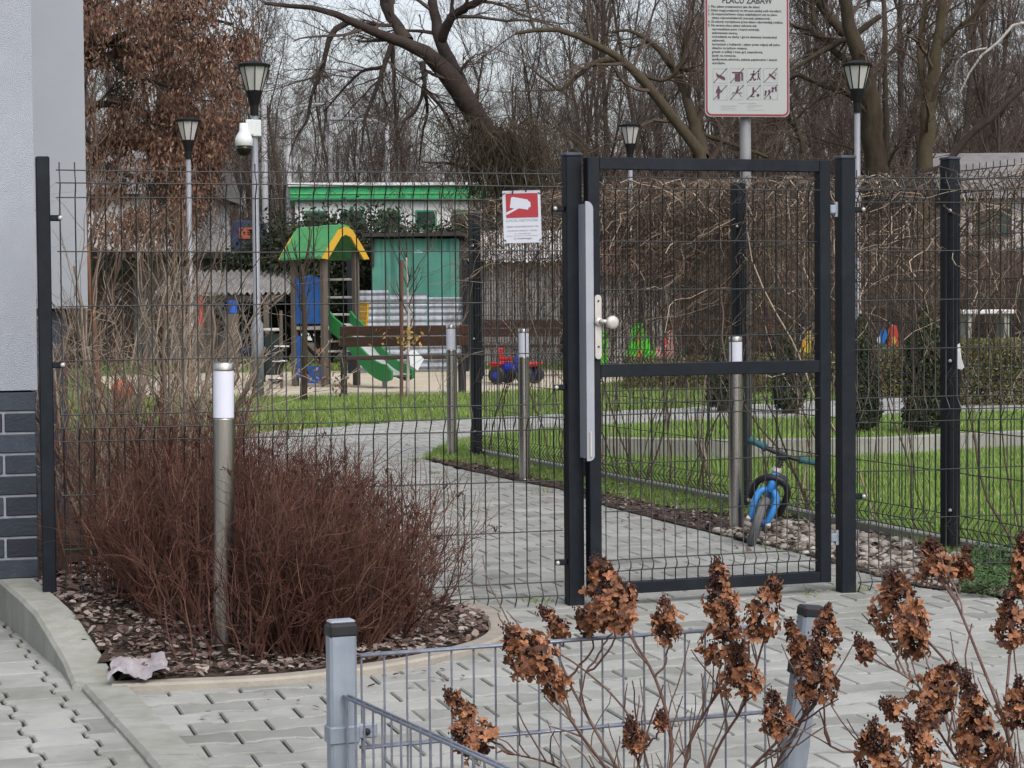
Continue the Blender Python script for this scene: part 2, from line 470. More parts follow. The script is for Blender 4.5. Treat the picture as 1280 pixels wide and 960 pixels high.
def behaton(name, poly, org, ang, L, p, a, mat, bounds, zfun=None, jitter=0.0012, gap=0.003, widen=.003):
    """interlocking bone shaped concrete pavers"""
    u = np.array([math.cos(ang), math.sin(ang)]); v = np.array([-u[1], u[0]])
    q = L / 4
    # outline (u, v) counter clockwise, 12 corners
    s = 0.03
    top = [(L / 2, p / 2 + a), (q + s / 2, p / 2 + a), (q - s / 2, p / 2 - a), (-q + s / 2, p / 2 - a), (-q - s / 2, p / 2 + a), (-L / 2, p / 2 + a)]
    bot = [(x, -y) for x, y in top[::-1]]
    ol = np.array(top + bot)
    ol[:, 1] -= np.sign(ol[:, 1]) * widen      # wider joints between the courses
    n = len(ol)
    def inset(o, d):
        e = np.roll(o, -1, 0) - o
        nrm = np.stack([-e[:, 1], e[:, 0]], 1); nrm /= np.linalg.norm(nrm, axis=1, keepdims=True)
        n0 = np.roll(nrm, 1, 0)
        b = nrm + n0; b /= (1 + (nrm * n0).sum(1))[:, None]
        return o + b * d
    rings = [(inset(ol, gap), -0.03), (inset(ol, gap), -0.006), (inset(ol, gap + .0045), -.0006), (inset(ol, gap + .011), 0.0)]
    bv = np.concatenate([np.c_[r, np.full(n, z)] for r, z in rings])
    F4 = []
    for k in range(3):
        for i in range(n):
            j = (i + 1) % n
            F4.append([k * n + i, k * n + j, (k + 1) * n + j, (k + 1) * n + i])
    F4 = np.array(F4); Ft = np.array([list(range(3 * n, 4 * n))])
    cs = []
    (u0, u1), (v0, v1) = bounds
    for r in range(int(v0 / p) - 1, int(v1 / p) + 2):
        for c in range(int(u0 / L) - 1, int(u1 / L) + 2):
            cs.append((c * L + (L / 2 if r % 2 else 0), r * p))
    cs = np.array(cs)
    W = np.asarray(org)[None, :2] + cs[:, :1] * u + cs[:, 1:] * v
    ok = inside(poly, W[:, 0], W[:, 1])
    for a_ in np.arange(8) * PI / 4:
        ok |= inside(poly, W[:, 0] + .085 * math.cos(a_), W[:, 1] + .085 * math.sin(a_))
    W = W[ok]; m = len(W)
    rng = np.random.default_rng(5)
    th = rng.normal(0, 0.006, m)
    c, s_ = np.cos(th + ang), np.sin(th + ang)
    X = W[:, :1] + bv[None, :, 0] * c[:, None] - bv[None, :, 1] * s_[:, None]
    Y = W[:, 1:] + bv[None, :, 0] * s_[:, None] + bv[None, :, 1] * c[:, None]
    tx, ty, tz = rng.normal(0, .004, (3, m, 1))
    Z = bv[None, :, 2] + tz * jitter / .005 + tx * bv[None, :, 0] + ty * bv[None, :, 1]
    if zfun is not None: Z = Z + zfun(X, Y)
    V = np.stack([X, Y, Z], -1).reshape(-1, 3)
    off = (np.arange(m) * 4 * n)[:, None, None]
    mb = MB()
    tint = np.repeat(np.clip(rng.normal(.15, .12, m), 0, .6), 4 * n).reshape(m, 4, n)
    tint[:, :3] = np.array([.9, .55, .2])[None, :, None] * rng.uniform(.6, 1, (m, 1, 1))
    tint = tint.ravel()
    mb.add(V, (F4[None] + off).reshape(-1, 4), tint)
    base = mb.n - len(V)
    f = (Ft[None] + off).reshape(-1, n)
    mb.lv.append((f + base).ravel()); mb.ln.append(np.full(len(f), n))
    return struct(mb.build(name, mat))

behaton('path', pave_poly, GL, ALPHA, 0.22, 0.154, 0.0105, m_paver, ((-10, 16), (-6, 20)))
# pavement of the ramp to the left of the kerb
left_poly = np.array([(-0.18, 3.4), (-0.975, 5.64), (-1.33, 6.64), (-1.72, 7.61), (-2.04, 8.4), (-4.5, 8.4), (-4.5, 3.4)])
sheet('ramp_joint_bed', left_poly, -0.009, m_joint)
behaton('ramp_pavement', left_poly, (-1.0, 5.7), ALPHA + PI / 2 + 0.06, 0.24, 0.165, 0.0115, m_paver, ((-3, 5), (-4, 4)), gap=.0035, widen=.0)

# kerb: rises from flush to 15 cm at the building
def kerb():
    ys = np.array([3.4, 5.64, 6.70, 6.78, 7.0, 7.25, 7.5, 7.8, 8.28])
    zt = np.array([.022, .022, .022, .024, .045, .088, .128, .142, .15])
    xl = np.interp(ys, kerb_l[:, 1], kerb_l[:, 0]) + 0.004
    rows = []
    for y, z, x in zip(ys, zt, xl):
        w = .142
        rows.append([(x, y, -.04), (x, y, z - .012), (x + .012, y, z), (x + w - .008, y, z), (x + w, y, z - .008), (x + w, y, -.04)])
    def seg(rs):
        V = np.array(rs); n, k, _ = V.shape
        F = []
        for i in range(n - 1):
            for j in range(k - 1):
                a = i * k + j
                F.append([a, a + k, a + k + 1, a + 1][::-1])
        F.append(list(range(k))); F.append(list(range((n - 1) * k, n * k))[::-1])
        return V.reshape(-1, 3), F
    for i0, i1 in ((0, 1), (1, 2), (3, 8)):
        mb = MB()
        r = [list(map(tuple, q)) for q in rows[i0:i1 + 1]]
        if i0 == 3: r = [[(a, b - .072 if k == 3 else b, c) for a, b, c in q] for k, q in zip(range(3, 9), r)]
        else: r = [[(a, b - (.003 if j else -.003), c) for a, b, c in q] for j, q in enumerate(r)]
        mb.add(*seg(r))
        struct(mb.build('kerb', m_concrete))
kerb()

def edging():
    """curved concrete edging around the planting bed"""
    c = smooth(bed_front[:, :3], 60)
    t = unit(np.gradient(c, axis=0)); nrm = np.stack([t[:, 1], -t[:, 0], 0 * t[:, 0]], 1)
    mb = MB()
    rows = []
    for p, n in zip(c, nrm):
        w = .075
        rows.append([p + n * 0 + (0, 0, -.05), p + n * 0 + (0, 0, .018), p + n * .008 + (0, 0, .026), p + n * (w - .008) + (0, 0, .026), p + n * w + (0, 0, .018), p + n * w + (0, 0, -.05)])
    V = np.array(rows); n, k, _ = V.shape
    idx = np.arange(n * k).reshape(n, k)
    F = [[idx[i, j], idx[i + 1, j], idx[i + 1, j + 1], idx[i, j + 1]] for i in range(n - 1) for j in range(k - 1)]
    mb.add(V.reshape(-1, 3), F)
    struct(mb.build('bed_edging', m_edging))
edging()

def bed_z(X, Y):
    t = np.clip((-0.75 - X) / 0.85, 0, 1)
    return 0.014 + 0.105 * t * t * (3 - 2 * t) * np.clip((Y - 6.6) / .9, 0, 1)

bed_poly = np.concatenate([bed_front, path_left_edge, gp([(235, 549), (40, 560)]), [[-2.6, 8.6, 0], [-1.84, 8.27, 0], [-1.575, 7.6, 0], [-1.19, 6.67, 0]]])[:, :2]
def bed():
    xs = np.arange(-7, 0.4, .05); ys = np.arange(6.4, 19, .05)
    mb = MB()
    X, Y = np.meshgrid(xs, ys)
    rng = np.random.default_rng(3)
    Z = bed_z(X, Y) + rng.normal(0, .006, X.shape)
    ok = inside(bed_poly, X.ravel(), Y.ravel()).reshape(X.shape)
    idx = np.arange(X.size).reshape(X.shape)
    q = ok[:-1, :-1] & ok[1:, :-1] & ok[:-1, 1:] & ok[1:, 1:]
    # a little overlap under the edging
    q2 = q.copy(); q2[1:] |= q[:-1]; q2[:-1] |= q[1:]; q2[:, 1:] |= q[:, :-1]; q2[:, :-1] |= q[:, 1:]
    F = np.stack([idx[:-1, :-1][q2], idx[:-1, 1:][q2], idx[1:, 1:][q2], idx[1:, :-1][q2]], 1)
    mb.add(np.stack([X, Y, Z], -1).reshape(-1, 3), F)
    struct(mb.build('planting_bed_soil', m_soil))
bed()

def scatter(poly, n, rng):
    poly = np.asarray(poly)[:, :2]
    lo, hi = poly.min(0), poly.max(0)
    out = np.zeros((0, 2))
    while len(out) < n:
        q = rng.uniform(lo, hi, (n * 2, 2))
        out = np.concatenate([out, q[inside(poly, q[:, 0], q[:, 1])]])
    return out[:n]

def chips(name, poly, n, zf, smin, smax, mat, seed, pale=0.25):
    rng = np.random.default_rng(seed)
    c = scatter(poly, n, rng)
    mb = MB()
    base = np.array([(-.5, -.22, 0), (.1, -.34, .05), (.5, -.1, 0), (.42, .24, .03), (-.1, .33, .06), (-.48, .16, 0)])
    a = rng.uniform(0, 2 * PI, n); s = rng.uniform(smin, smax, n); tilt = np.clip(rng.normal(0, .4, (2, n)), -.8, .8)
    V = base[None] * s[:, None, None] * rng.uniform(.7, 1.3, (n, 6, 1))
    x, y, z = V[..., 0], V[..., 1], V[..., 2]
    z = z + x * np.tan(tilt[0])[:, None] * .6 + y * np.tan(tilt[1])[:, None] * .6
    X = c[:, :1] + x * np.cos(a)[:, None] - y * np.sin(a)[:, None]
    Y = c[:, 1:] + x * np.sin(a)[:, None] + y * np.cos(a)[:, None]
    Z = zf(c[:, 0], c[:, 1])[:, None] + z + .012 + rng.uniform(0, .012, n)[:, None]
    t = np.where(rng.uniform(0, 1, n) < pale, rng.uniform(.35, 1, n), rng.uniform(0, .2, n))
    mb.add(np.stack([X, Y, Z], -1).reshape(-1, 3), np.arange(n * 6).reshape(n, 6), np.repeat(t, 6))
    o = mb.build(name, mat)
    return struct(o, 'stuff')
near_bed = np.array([p for p in bed_poly if p[1] < 9.5])
chips('bark_mulch', np.concatenate([bed_front[:, :2], gp([(420, 690), (200, 690)])[:, :2], [[-1.84, 8.27], [-1.575, 7.6], [-1.19, 6.67]]]), 9500, bed_z, .009, .036, m_chip, 4, .42)
chips('leaf_litter', strip_poly, 3800, lambda x, y: 0 * x, .010, .034, m_chip, 9, .22)
chips('fallen_leaves', gp([(560, 585), (700, 622), (920, 684), (1040, 712), (1150, 745), (1150, 775), (1000, 705), (900, 685), (700, 640)]), 60, lambda x, y: 0 * x - .008, .012, .03, m_chip, 12, .1)
chips('fallen_leaves', gp([(150, 870), (600, 812), (640, 790), (600, 850), (400, 900), (180, 905)]), 34, lambda x, y: 0 * x - .008, .012, .028, m_chip, 13, .1)

def pebbles():
    rng = np.random.default_rng(21)
    n = 800
    c = scatter(gp([(890, 667), (1000, 692), (1060, 711), (1150, 735), (1300, 752), (1300, 708), (1187, 690), (1060, 664), (960, 652)]), n, rng)
    # denser and larger near the gate
    ico = []
    g = (1 + 5 ** .5) / 2
    V0 = unit(np.array([(-1, g, 0), (1, g, 0), (-1, -g, 0), (1, -g, 0), (0, -1, g), (0, 1, g), (0, -1, -g), (0, 1, -g), (g, 0, -1), (g, 0, 1), (-g, 0, -1), (-g, 0, 1)], float))
    F0 = np.array([(0, 11, 5), (0, 5, 1), (0, 1, 7), (0, 7, 10), (0, 10, 11), (1, 5, 9), (5, 11, 4), (11, 10, 2), (10, 7, 6), (7, 1, 8), (3, 9, 4), (3, 4, 2), (3, 2, 6), (3, 6, 8), (3, 8, 9), (4, 9, 5), (2, 4, 11), (6, 2, 10), (8, 6, 7), (9, 8, 1)])
    s = rng.uniform(.010, .030, n)
    sc = np.stack([s * rng.uniform(.8, 1.3, n), s * rng.uniform(.8, 1.2, n), s * rng.uniform(.5, .8, n)], 1)
    V = V0[None] * sc[:, None] * rng.uniform(.85, 1.15, (n, 12, 1))
    a = rng.uniform(0, PI, n)
    X = V[..., 0] * np.cos(a)[:, None] - V[..., 1] * np.sin(a)[:, None] + c[:, :1]
    Y = V[..., 0] * np.sin(a)[:, None] + V[..., 1] * np.cos(a)[:, None] + c[:, 1:]
    Z = V[..., 2] + sc[:, 2:] * .7
    mb = MB()
    t = np.repeat(np.clip(rng.normal(.4, .35, n), 0, 1), 12)
    mb.add(np.stack([X, Y, Z], -1).reshape(-1, 3), (F0[None] + (np.arange(n) * 12)[:, None, None]).reshape(-1, 3), t)
    struct(mb.build('pebbles', m_stone, smooth=True), 'stuff')
pebbles()

# concrete edging under the second fence and the low concrete wall behind the lawn
def strip_bar(name, pts, w, z0, z1, mat):
    pts = np.asarray(pts, float)
    t = unit(np.gradient(pts, axis=0)); n = np.stack([-t[:, 1], t[:, 0], 0 * t[:, 0]], 1)
    mb = MB(); rows = []
    for p, q in zip(pts, n):
        b = .006
        rows.append([p + q * w / 2 + (0, 0, z0), p + q * w / 2 + (0, 0, z1 - b), p + q * (w / 2 - b) + (0, 0, z1), p - q * (w / 2 - b) + (0, 0, z1), p - q * w / 2 + (0, 0, z1 - b), p - q * w / 2 + (0, 0, z0)])
    V = np.array(rows); m, k, _ = V.shape
    idx = np.arange(m * k).reshape(m, k)
    F = [[idx[i, j], idx[i + 1, j], idx[i + 1, j + 1], idx[i, j + 1]] for i in range(m - 1) for j in range(k - 1)]
    F += [list(idx[0][::-1]), list(idx[-1])]
    mb.add(V.reshape(-1, 3), F)
    return mb.build(name, mat)
struct(strip_bar('kerb', np.array([FA - UF2 * .3, FC + UF2 * 1.2]) + np.array([.07, .03, 0]), .06, -.05, .05, m_concrete))
lw = gp([(735, 567), (900, 571), (1100, 568), (1310, 557)])
o = strip_bar('retaining_wall', lw, .1, -.05, .13, M('wall_concrete', (.22, .22, .20, 1), (.30, .295, .27, 1), 4, .95, bump=.2, bscale=60, stain=((.2, .2, .16, 1), 1.5, .6)))
tag(o, 'low pale concrete wall crossing the lawn behind the fence', 'wall')
# sand of the playground
sand_poly = gp([(150, 497), (330, 495.5), (480, 493), (600, 490), (720, 484), (790, 474), (900, 470), (760, 460), (620, 461), (430, 463), (240, 466), (120, 470)])
sheet('play_sand', sand_poly, -0.008, m_sand)

# ================================================================== BUILDING
def building():
    # near wall: its corner stands at px 48, second volume further back
    cx, cy = P(47, 487, 8.30)[0], 8.30
    ang = math.radians(17)
    t = thing('apartment_building', 'white rendered building with slate brick plinth beside the fence end post', 'building', (cx, cy, 0), ang)
    zp = 0.874
    mb = MB(); mb.box((-3, 1.5, (zp + 9) / 2 + .0), (6, 3, 9 - zp)); mb.build('wall', m_render, t)
    # plinth: mortar core with bricks standing proud
    mb = MB(); mb.box((-3.012, 1.489, zp / 2 - .01), (6.0, 2.97, zp - .006)); core = mb.build('plinth', m_mortar, t)
    mb = MB(); rng = np.random.default_rng(2)
    L, h, g = .245, .071, .0095
    nrow = int((zp + .1) / (h + g)) + 1
    for r in range(nrow):
        z = zp - .008 - h / 2 - r * (h + g)
        off = (L + g) / 2 if r % 2 else 0
        x = -.035 + off
        first = True
        x1 = -.03
        xs = []
        wfirst = L if r % 2 == 0 else (L - g) / 2
        xa = -.008
        for k in range(22):
            w = wfirst if k == 0 else L
            xs.append((xa - w / 2, w)); xa -= w + g
        for xc, w in xs:
            mb.box((xc, .012, z), (w, .028, h), tint=float(rng.uniform(0, 1)), bevel=.003)
        # return face
        ya = .03
        for k in range(10):
            w = ((L - g) / 2 if r % 2 == 0 else L) if k == 0 else L
            mb.box((-.0225, ya + w / 2, z), (.028, w, h), tint=float(rng.uniform(0, 1)), bevel=.003); ya += w + g
    mb.build('brick_facing', m_brick, core)
    # second volume
    q = P(110, 385, 11.0)
    mb = MB(); w = 5.0
    a2 = rz(-ang)
    off = a2 @ (np.array([q[0], 11.0, 0]) - np.array([cx, cy, 0]))
    mb.box((off[0] - w / 2, off[1] + 2, (q[2] + 9) / 2), (w, 4, 9 - q[2])); mb.build('rear_wall', m_render2, t)
    mb = MB(); mb.box((off[0] - w / 2 - .05, off[1] + 2.05, q[2] / 2 - .002), (w - .1, 3.95, q[2] - .004)); mb.build('rear_plinth', m_brick, t)
building()

# ================================================================== FENCES
ROWS = [0, .05, .1, .3, .5, .7, .9, .95, 1.0, 1.2, 1.4, 1.6, 1.65, 1.7]
def fence_panel(name, parent, x0, x1, ztop, rows=ROWS, step=.0555, mat=None, r=.0026, bulge=.034, spikes=.03, y=0.0, folds=((0, .1), (.9, 1.0), (1.6, 1.7)), bottom=0.02):
    mb = MB()
    xs = np.arange(x0, x1 + 1e-4, step)
    zz = [0 - spikes]; yy = [0]
    pts = []
    for r0 in rows:
        pts.append((r0, 0))
    prof = [(-spikes, 0.)]
    for a, b in folds:
        m = (a + b) / 2
        prof += [(a, 0.), (m - .012, -bulge * .85), (m, -bulge), (m + .012, -bulge * .85), (b, 0.)]
    prof.append((rows[-1] + bottom, 0.))
    prof = np.array(prof)
    rng = np.random.default_rng(int(abs(x0) * 100) + 1)
    Pn = np.zeros((len(xs), len(prof), 3))
    Pn[:, :, 0] = xs[:, None] + rng.normal(0, .0012, (len(xs), 1)); Pn[:, :, 1] = prof[None, :, 1] + y; Pn[:, :, 2] = ztop - prof[None, :, 0]
    mb.tubes(Pn, r, 5)
    H = []
    for r0 in rows:
        yb = 0
        for a, b in folds:
            if a < r0 < b: yb = -bulge
        nn = 6
        l = np.zeros((nn, 3)); l[:, 0] = np.linspace(x0 - .012, x1 + .012, nn); l[:, 1] = y + yb - r * 1.8; l[:, 2] = ztop - r0 + rng.normal(0, .0012, nn)
        H.append(l)
    mb.tubes(np.array(H), r, 5)
    return mb.build(name, mat or m_anth_wire, parent, smooth=True)

def square_post(name, parent, x, y, w, d, z0, z1, mat, cap=True):
    mb = MB(); mb.box((x, y, (z0 + z1) / 2), (w, d, z1 - z0), bevel=.004)
    p = mb.build(name, mat, parent)
    if cap:
        mb = MB(); mb.box((x, y, z1 + .006), (w + .006, d + .006, .014), bevel=.004); mb.build('post_cap', M('post_cap_plastic', S(52, 58, 68), S(70, 76, 86), 30, 0.5), p)
    return p

def clamp(parent, x, y, z, side=-1, mat=None):
    mb = MB()
    mb.box((x + side * .022, y, z), (.044, .026, .022), bevel=.003)
    o = mb.build('clamp', m_anth, parent)
    mb = MB(); mb.lathe([(0, -.006), (.008, -.005), (.009, 0), (.006, .005), (0, .006)], 10, (x + side * .04, y - .018, z), axis=rx(PI / 2)); mb.build('bolt', m_alu, o, smooth=True)
    return o

# near fence, left of the gate
f1 = thing('mesh_fence', 'anthracite wire mesh fence from the white building to the gate', 'fence', GL, ALPHA)
xl = -1.715 - .24; xl = xl / math.cos(ALPHA)
fence_panel('mesh_panel', f1, xl + .06, -.06, 1.695)
lp = square_post('fence_post', f1, xl, 0, .05, .04, -.02, 1.745, m_anth, cap=False)
for z in (1.52, .98, .12): clamp(lp, xl + .02, 0, z, 1)

# gate posts
def gate_post(pos, label, clamps, side):
    t = thing('gate_post', label, 'gate post', pos, ALPHA)
    square_post('post', t, 0, 0, .065, .065, -.03, 1.765, m_anth)
    for z in clamps: clamp(t, side * .033, 0, z, side)
    return t
gate_post(GL, 'square dark gate post beside the long lock plate', (1.56, .86, .17), -1)
gate_post(GR, 'square dark gate post carrying the gate hinges', (1.56, .39), 1)

# near fence, right of the gate, to the corner with the long fence
f1b = thing('mesh_fence', 'short anthracite mesh fence continuing from the hinge post', 'fence', GR, ALPHA)
fence_panel('mesh_panel', f1b, .05, 1.28, 1.69, step=.05)
square_post('fence_post', f1b, 1.34, 0, .06, .04, -.02, 1.78, m_anth)

# gate leaf, slightly open
def gate():
    hinge = GR - UF * .076
    ang = ALPHA + math.radians(4.0)
    t = thing('gate', 'dark steel pedestrian gate with mesh infill standing slightly ajar', 'gate', hinge, ang)
    W = 1.056; f = .05
    zb, zt = .045, 1.757
    mb = MB()
    mb.box((-f / 2, 0, (zb + zt) / 2), (f, .05, zt - zb), bevel=.003)
    mb.box((-W + f / 2, 0, (zb + zt) / 2), (f, .05, zt - zb), bevel=.003)
    mb.box((-W / 2, 0, zt - .0235), (W - 2 * f, .047, .047), bevel=.002)
    mb.box((-W / 2, 0, zb + .022), (W - 2 * f, .047, .044), bevel=.002)
    mb.box((-W / 2, 0, .925), (W - 2 * f, .047, .05), bevel=.002)
    mb.build('frame', m_anth, t)
    # mesh infill
    rows = np.array([1.68, 1.635, 1.43, 1.24, 1.055, .845, .797, .75, .56, .37, .18, .135])
    z0 = rows[0]
    r2 = list(z0 - rows)
    fence_panel('mesh_panel', t, -W + f + .025, -f - .01, z0, rows=r2, step=.0495, y=-.004, folds=((0, .0001 + .045), (z0 - .845, z0 - .75), (z0 - .18, z0 - .135)), bulge=.016, spikes=.03, bottom=.05, mat=m_anth_wire)
    # lock cover strip and knob
    mb = MB()
    z1, z2 = .575, 1.585
    x0, x1 = -W - .014, -W + .018
    arc = [(x1 - .028 * (1 - math.cos(a)), z2 - .03 + .03 * math.sin(a)) for a in np.linspace(0, PI / 2, 7)]
    arcb = [(x1 - .022 * (1 - math.cos(a)), z1 + .02 - .02 * math.sin(a)) for a in np.linspace(PI / 2, 0, 7)]
    poly = [(x0, z1), *arcb, *arc, (x0, z2)]
    n = len(poly)
    v = [(x, -.034, z) for x, z in poly] + [(x, -.027, z) for x, z in poly]
    mb.add(v, [list(range(n)), list(range(n, 2 * n))[::-1]] + [[i, n + i, n + (i + 1) % n, (i + 1) % n] for i in range(n)])
    mb.box((x0 + .003, .01, (z1 + z2) / 2), (.005, .072, z2 - z1 - .02))
    mb.build('lock_cover', m_lockplate, t)
    mb = MB(); mb.box((x0 + .016, -.0365, z1 + .065), (.009, .004, .1), bevel=.002); mb.build('latch_slot', m_alu, t)
    xc = -W + .036
    mb = MB()
    pl = [(xc + .0135 * math.cos(a), 1.222 + .0135 * math.sin(a) - .0135) for a in np.linspace(0, PI, 9)] + [(xc + .0135 * math.cos(a), .985 + .0135 * math.sin(a)) for a in np.linspace(PI, 2 * PI, 9)]
    n = len(pl)
    mb.add([(x, -.036, z) for x, z in pl] + [(x, -.0245, z) for x, z in pl], [list(range(n))[::-1], list(range(n, 2 * n))] + [[i, (i + 1) % n, n + (i + 1) % n, n + i] for i in range(n)])
    pt = mb.build('lock_plate', m_alu, t)
    mb = MB()
    for z in (1.198, 1.02): mb.lathe([(0, 0), (.004, .0), (.004, .003), (0, .004)], 8, (xc, -.0365, z), axis=rx(PI / 2))
    mb.build('screw', m_black, pt)
    mb = MB()
    ax = rx(PI / 2)
    mb.lathe([(.017, 0), (.018, .004), (.016, .012), (.0, .013)], 14, (xc, -.036, 1.118), axis=ax)
    mb.tube([(xc, -.05, 1.118), (xc + .016, -.058, 1.118), (xc + .036, -.058, 1.116)], [.0085, .0085, .008], 8)
    mb.lathe([(0, 0), (.02, .001), (.0255, .006), (.0265, .014), (.022, .02), (.012, .0225), (0, .023)], 20, (xc + .047, -.054, 1.114), axis=ax)
    mb.build('knob', m_alu, t, smooth=True)
    for z in (1.56, .225):
        mb = MB(); mb.box((.012, -.012, z), (.028, .03, .035), bevel=.004); mb.tube([(.03, -.012, z - .03), (.03, -.012, z + .03)], .009, 8)
        mb.build('hinge', m_galv, t)
gate()

# second fence along the path
f2 = thing('mesh_fence', 'long anthracite mesh fence overgrown with dry vines along the path', 'fence', FA, ANG2)
n2 = 3
for k in range(n2 + 1):
    x = F2LEN * k / n2
    square_post('fence_post', f2, x, 0, .08, .062, -.02, 1.84, m_anth)
    if k < n2:
        fence_panel('mesh_panel', f2, x + .06, x + F2LEN / n2 - .055, 1.78, y=-.02, mat=m_anth_wire)
    for z in (1.6, .9, .2): clamp(f2, x + .02, -.02, z, 1)
fence_panel('mesh_panel', f2, F2LEN + .06, F2LEN + 1.05, 1.78, y=-.02, mat=m_anth_wire)

# ================================================================== SIGNS
def cctv_sign():
    c = P(652.5, 271, 8.415)
    t = thing('camera_warning_sign', 'small white and red camera surveillance sign tied to the mesh fence', 'sign', c, ALPHA - .12, rot=(0, math.radians(-1.5), ALPHA - .12))
    W, H = .150, .204
    mb = MB(); mb.box((0, 0, 0), (W, .003, H), bevel=.001); mb.build('board', M('sign_white', (.44, .46, .53, 1), (.48, .50, .56, 1), 3, 0.5), t)
    mb = MB(); mb.box((.001, -.0022, .044), (.126, .001, .094)); r = mb.build('red_field', M('sign_red', (.27, .017, .026, 1), (.32, .021, .032, 1), 3, 0.5), t)
    # camera pictogram
    pic = [(-.062, -.000), (-.03, .0145), (-.047, .0185), (-.041, .057), (-.034, .060), (.024, .048), (.026, .043), (.034, .038), (.035, .020), (.027, .017), (.024, .009), (-.012, .0150), (-.062, -.0105)]
    mb = MB(); mb.add([(x, -.0034, z + .018) for x, z in pic], [list(range(len(pic)))]); mb.build('camera_symbol', MATS['sign_white'], r)
    mb = MB()
    text_mb(mb, 'LOCAL NETWORK', .0145, 0, -.0185, 'CENTER', width=.126)
    mb.v = [v + np.array([0, -.0024, 0]) for v in mb.v]
    mb.build('heading', M('sign_grey_print', (.22, .23, .27, 1), (.25, .26, .30, 1), 3, .6), t)
    mb = MB()
    text_mb(mb, 'OBIEKT MONITOROWANY 24H', .009, 0, -.041, 'CENTER', width=.126)
    text_mb(mb, 'OCHRONA OSIEDLA I TERENU', .007, 0, -.056, 'CENTER', width=.118)
    text_mb(mb, 'tel. 600 000 000', .006, 0, -.067, 'CENTER', width=.066)
    text_mb(mb, 'monitoring.pl', .0085, .006, -.0865, 'CENTER', bold=.0002, width=.056)
    a = np.linspace(0, 2 * PI, 13)[:-1]
    mb.add([(-.031 + .0048 * math.cos(q), 0, -.084 + .0048 * math.sin(q)) for q in a] + [(-.031 + .0036 * math.cos(q), 0, -.084 + .0036 * math.sin(q)) for q in a], [[i, (i + 1) % 12, 12 + (i + 1) % 12, 12 + i] for i in range(12)])
    mb.box((0, .0, -.0735), (.126, .0002, .0009))
    mb.v = [v + np.array([0, -.0024, 0]) for v in mb.v]
    mb.build('small_print', M('sign_dark_print', (.12, .12, .17, 1), (.14, .14, .19, 1), 3, .6), t)
    for sx, sz in ((-1, 1), (1, 1), (-1, -1), (1, -1)):
        mb = MB(); mb.box((sx * (W / 2 - .005), -.0025, sz * (H / 2 - .012)), (.012, .003, .0035), rot=ry(sx * sz * .6)); mb.build('cable_tie', m_black, t)
cctv_sign()

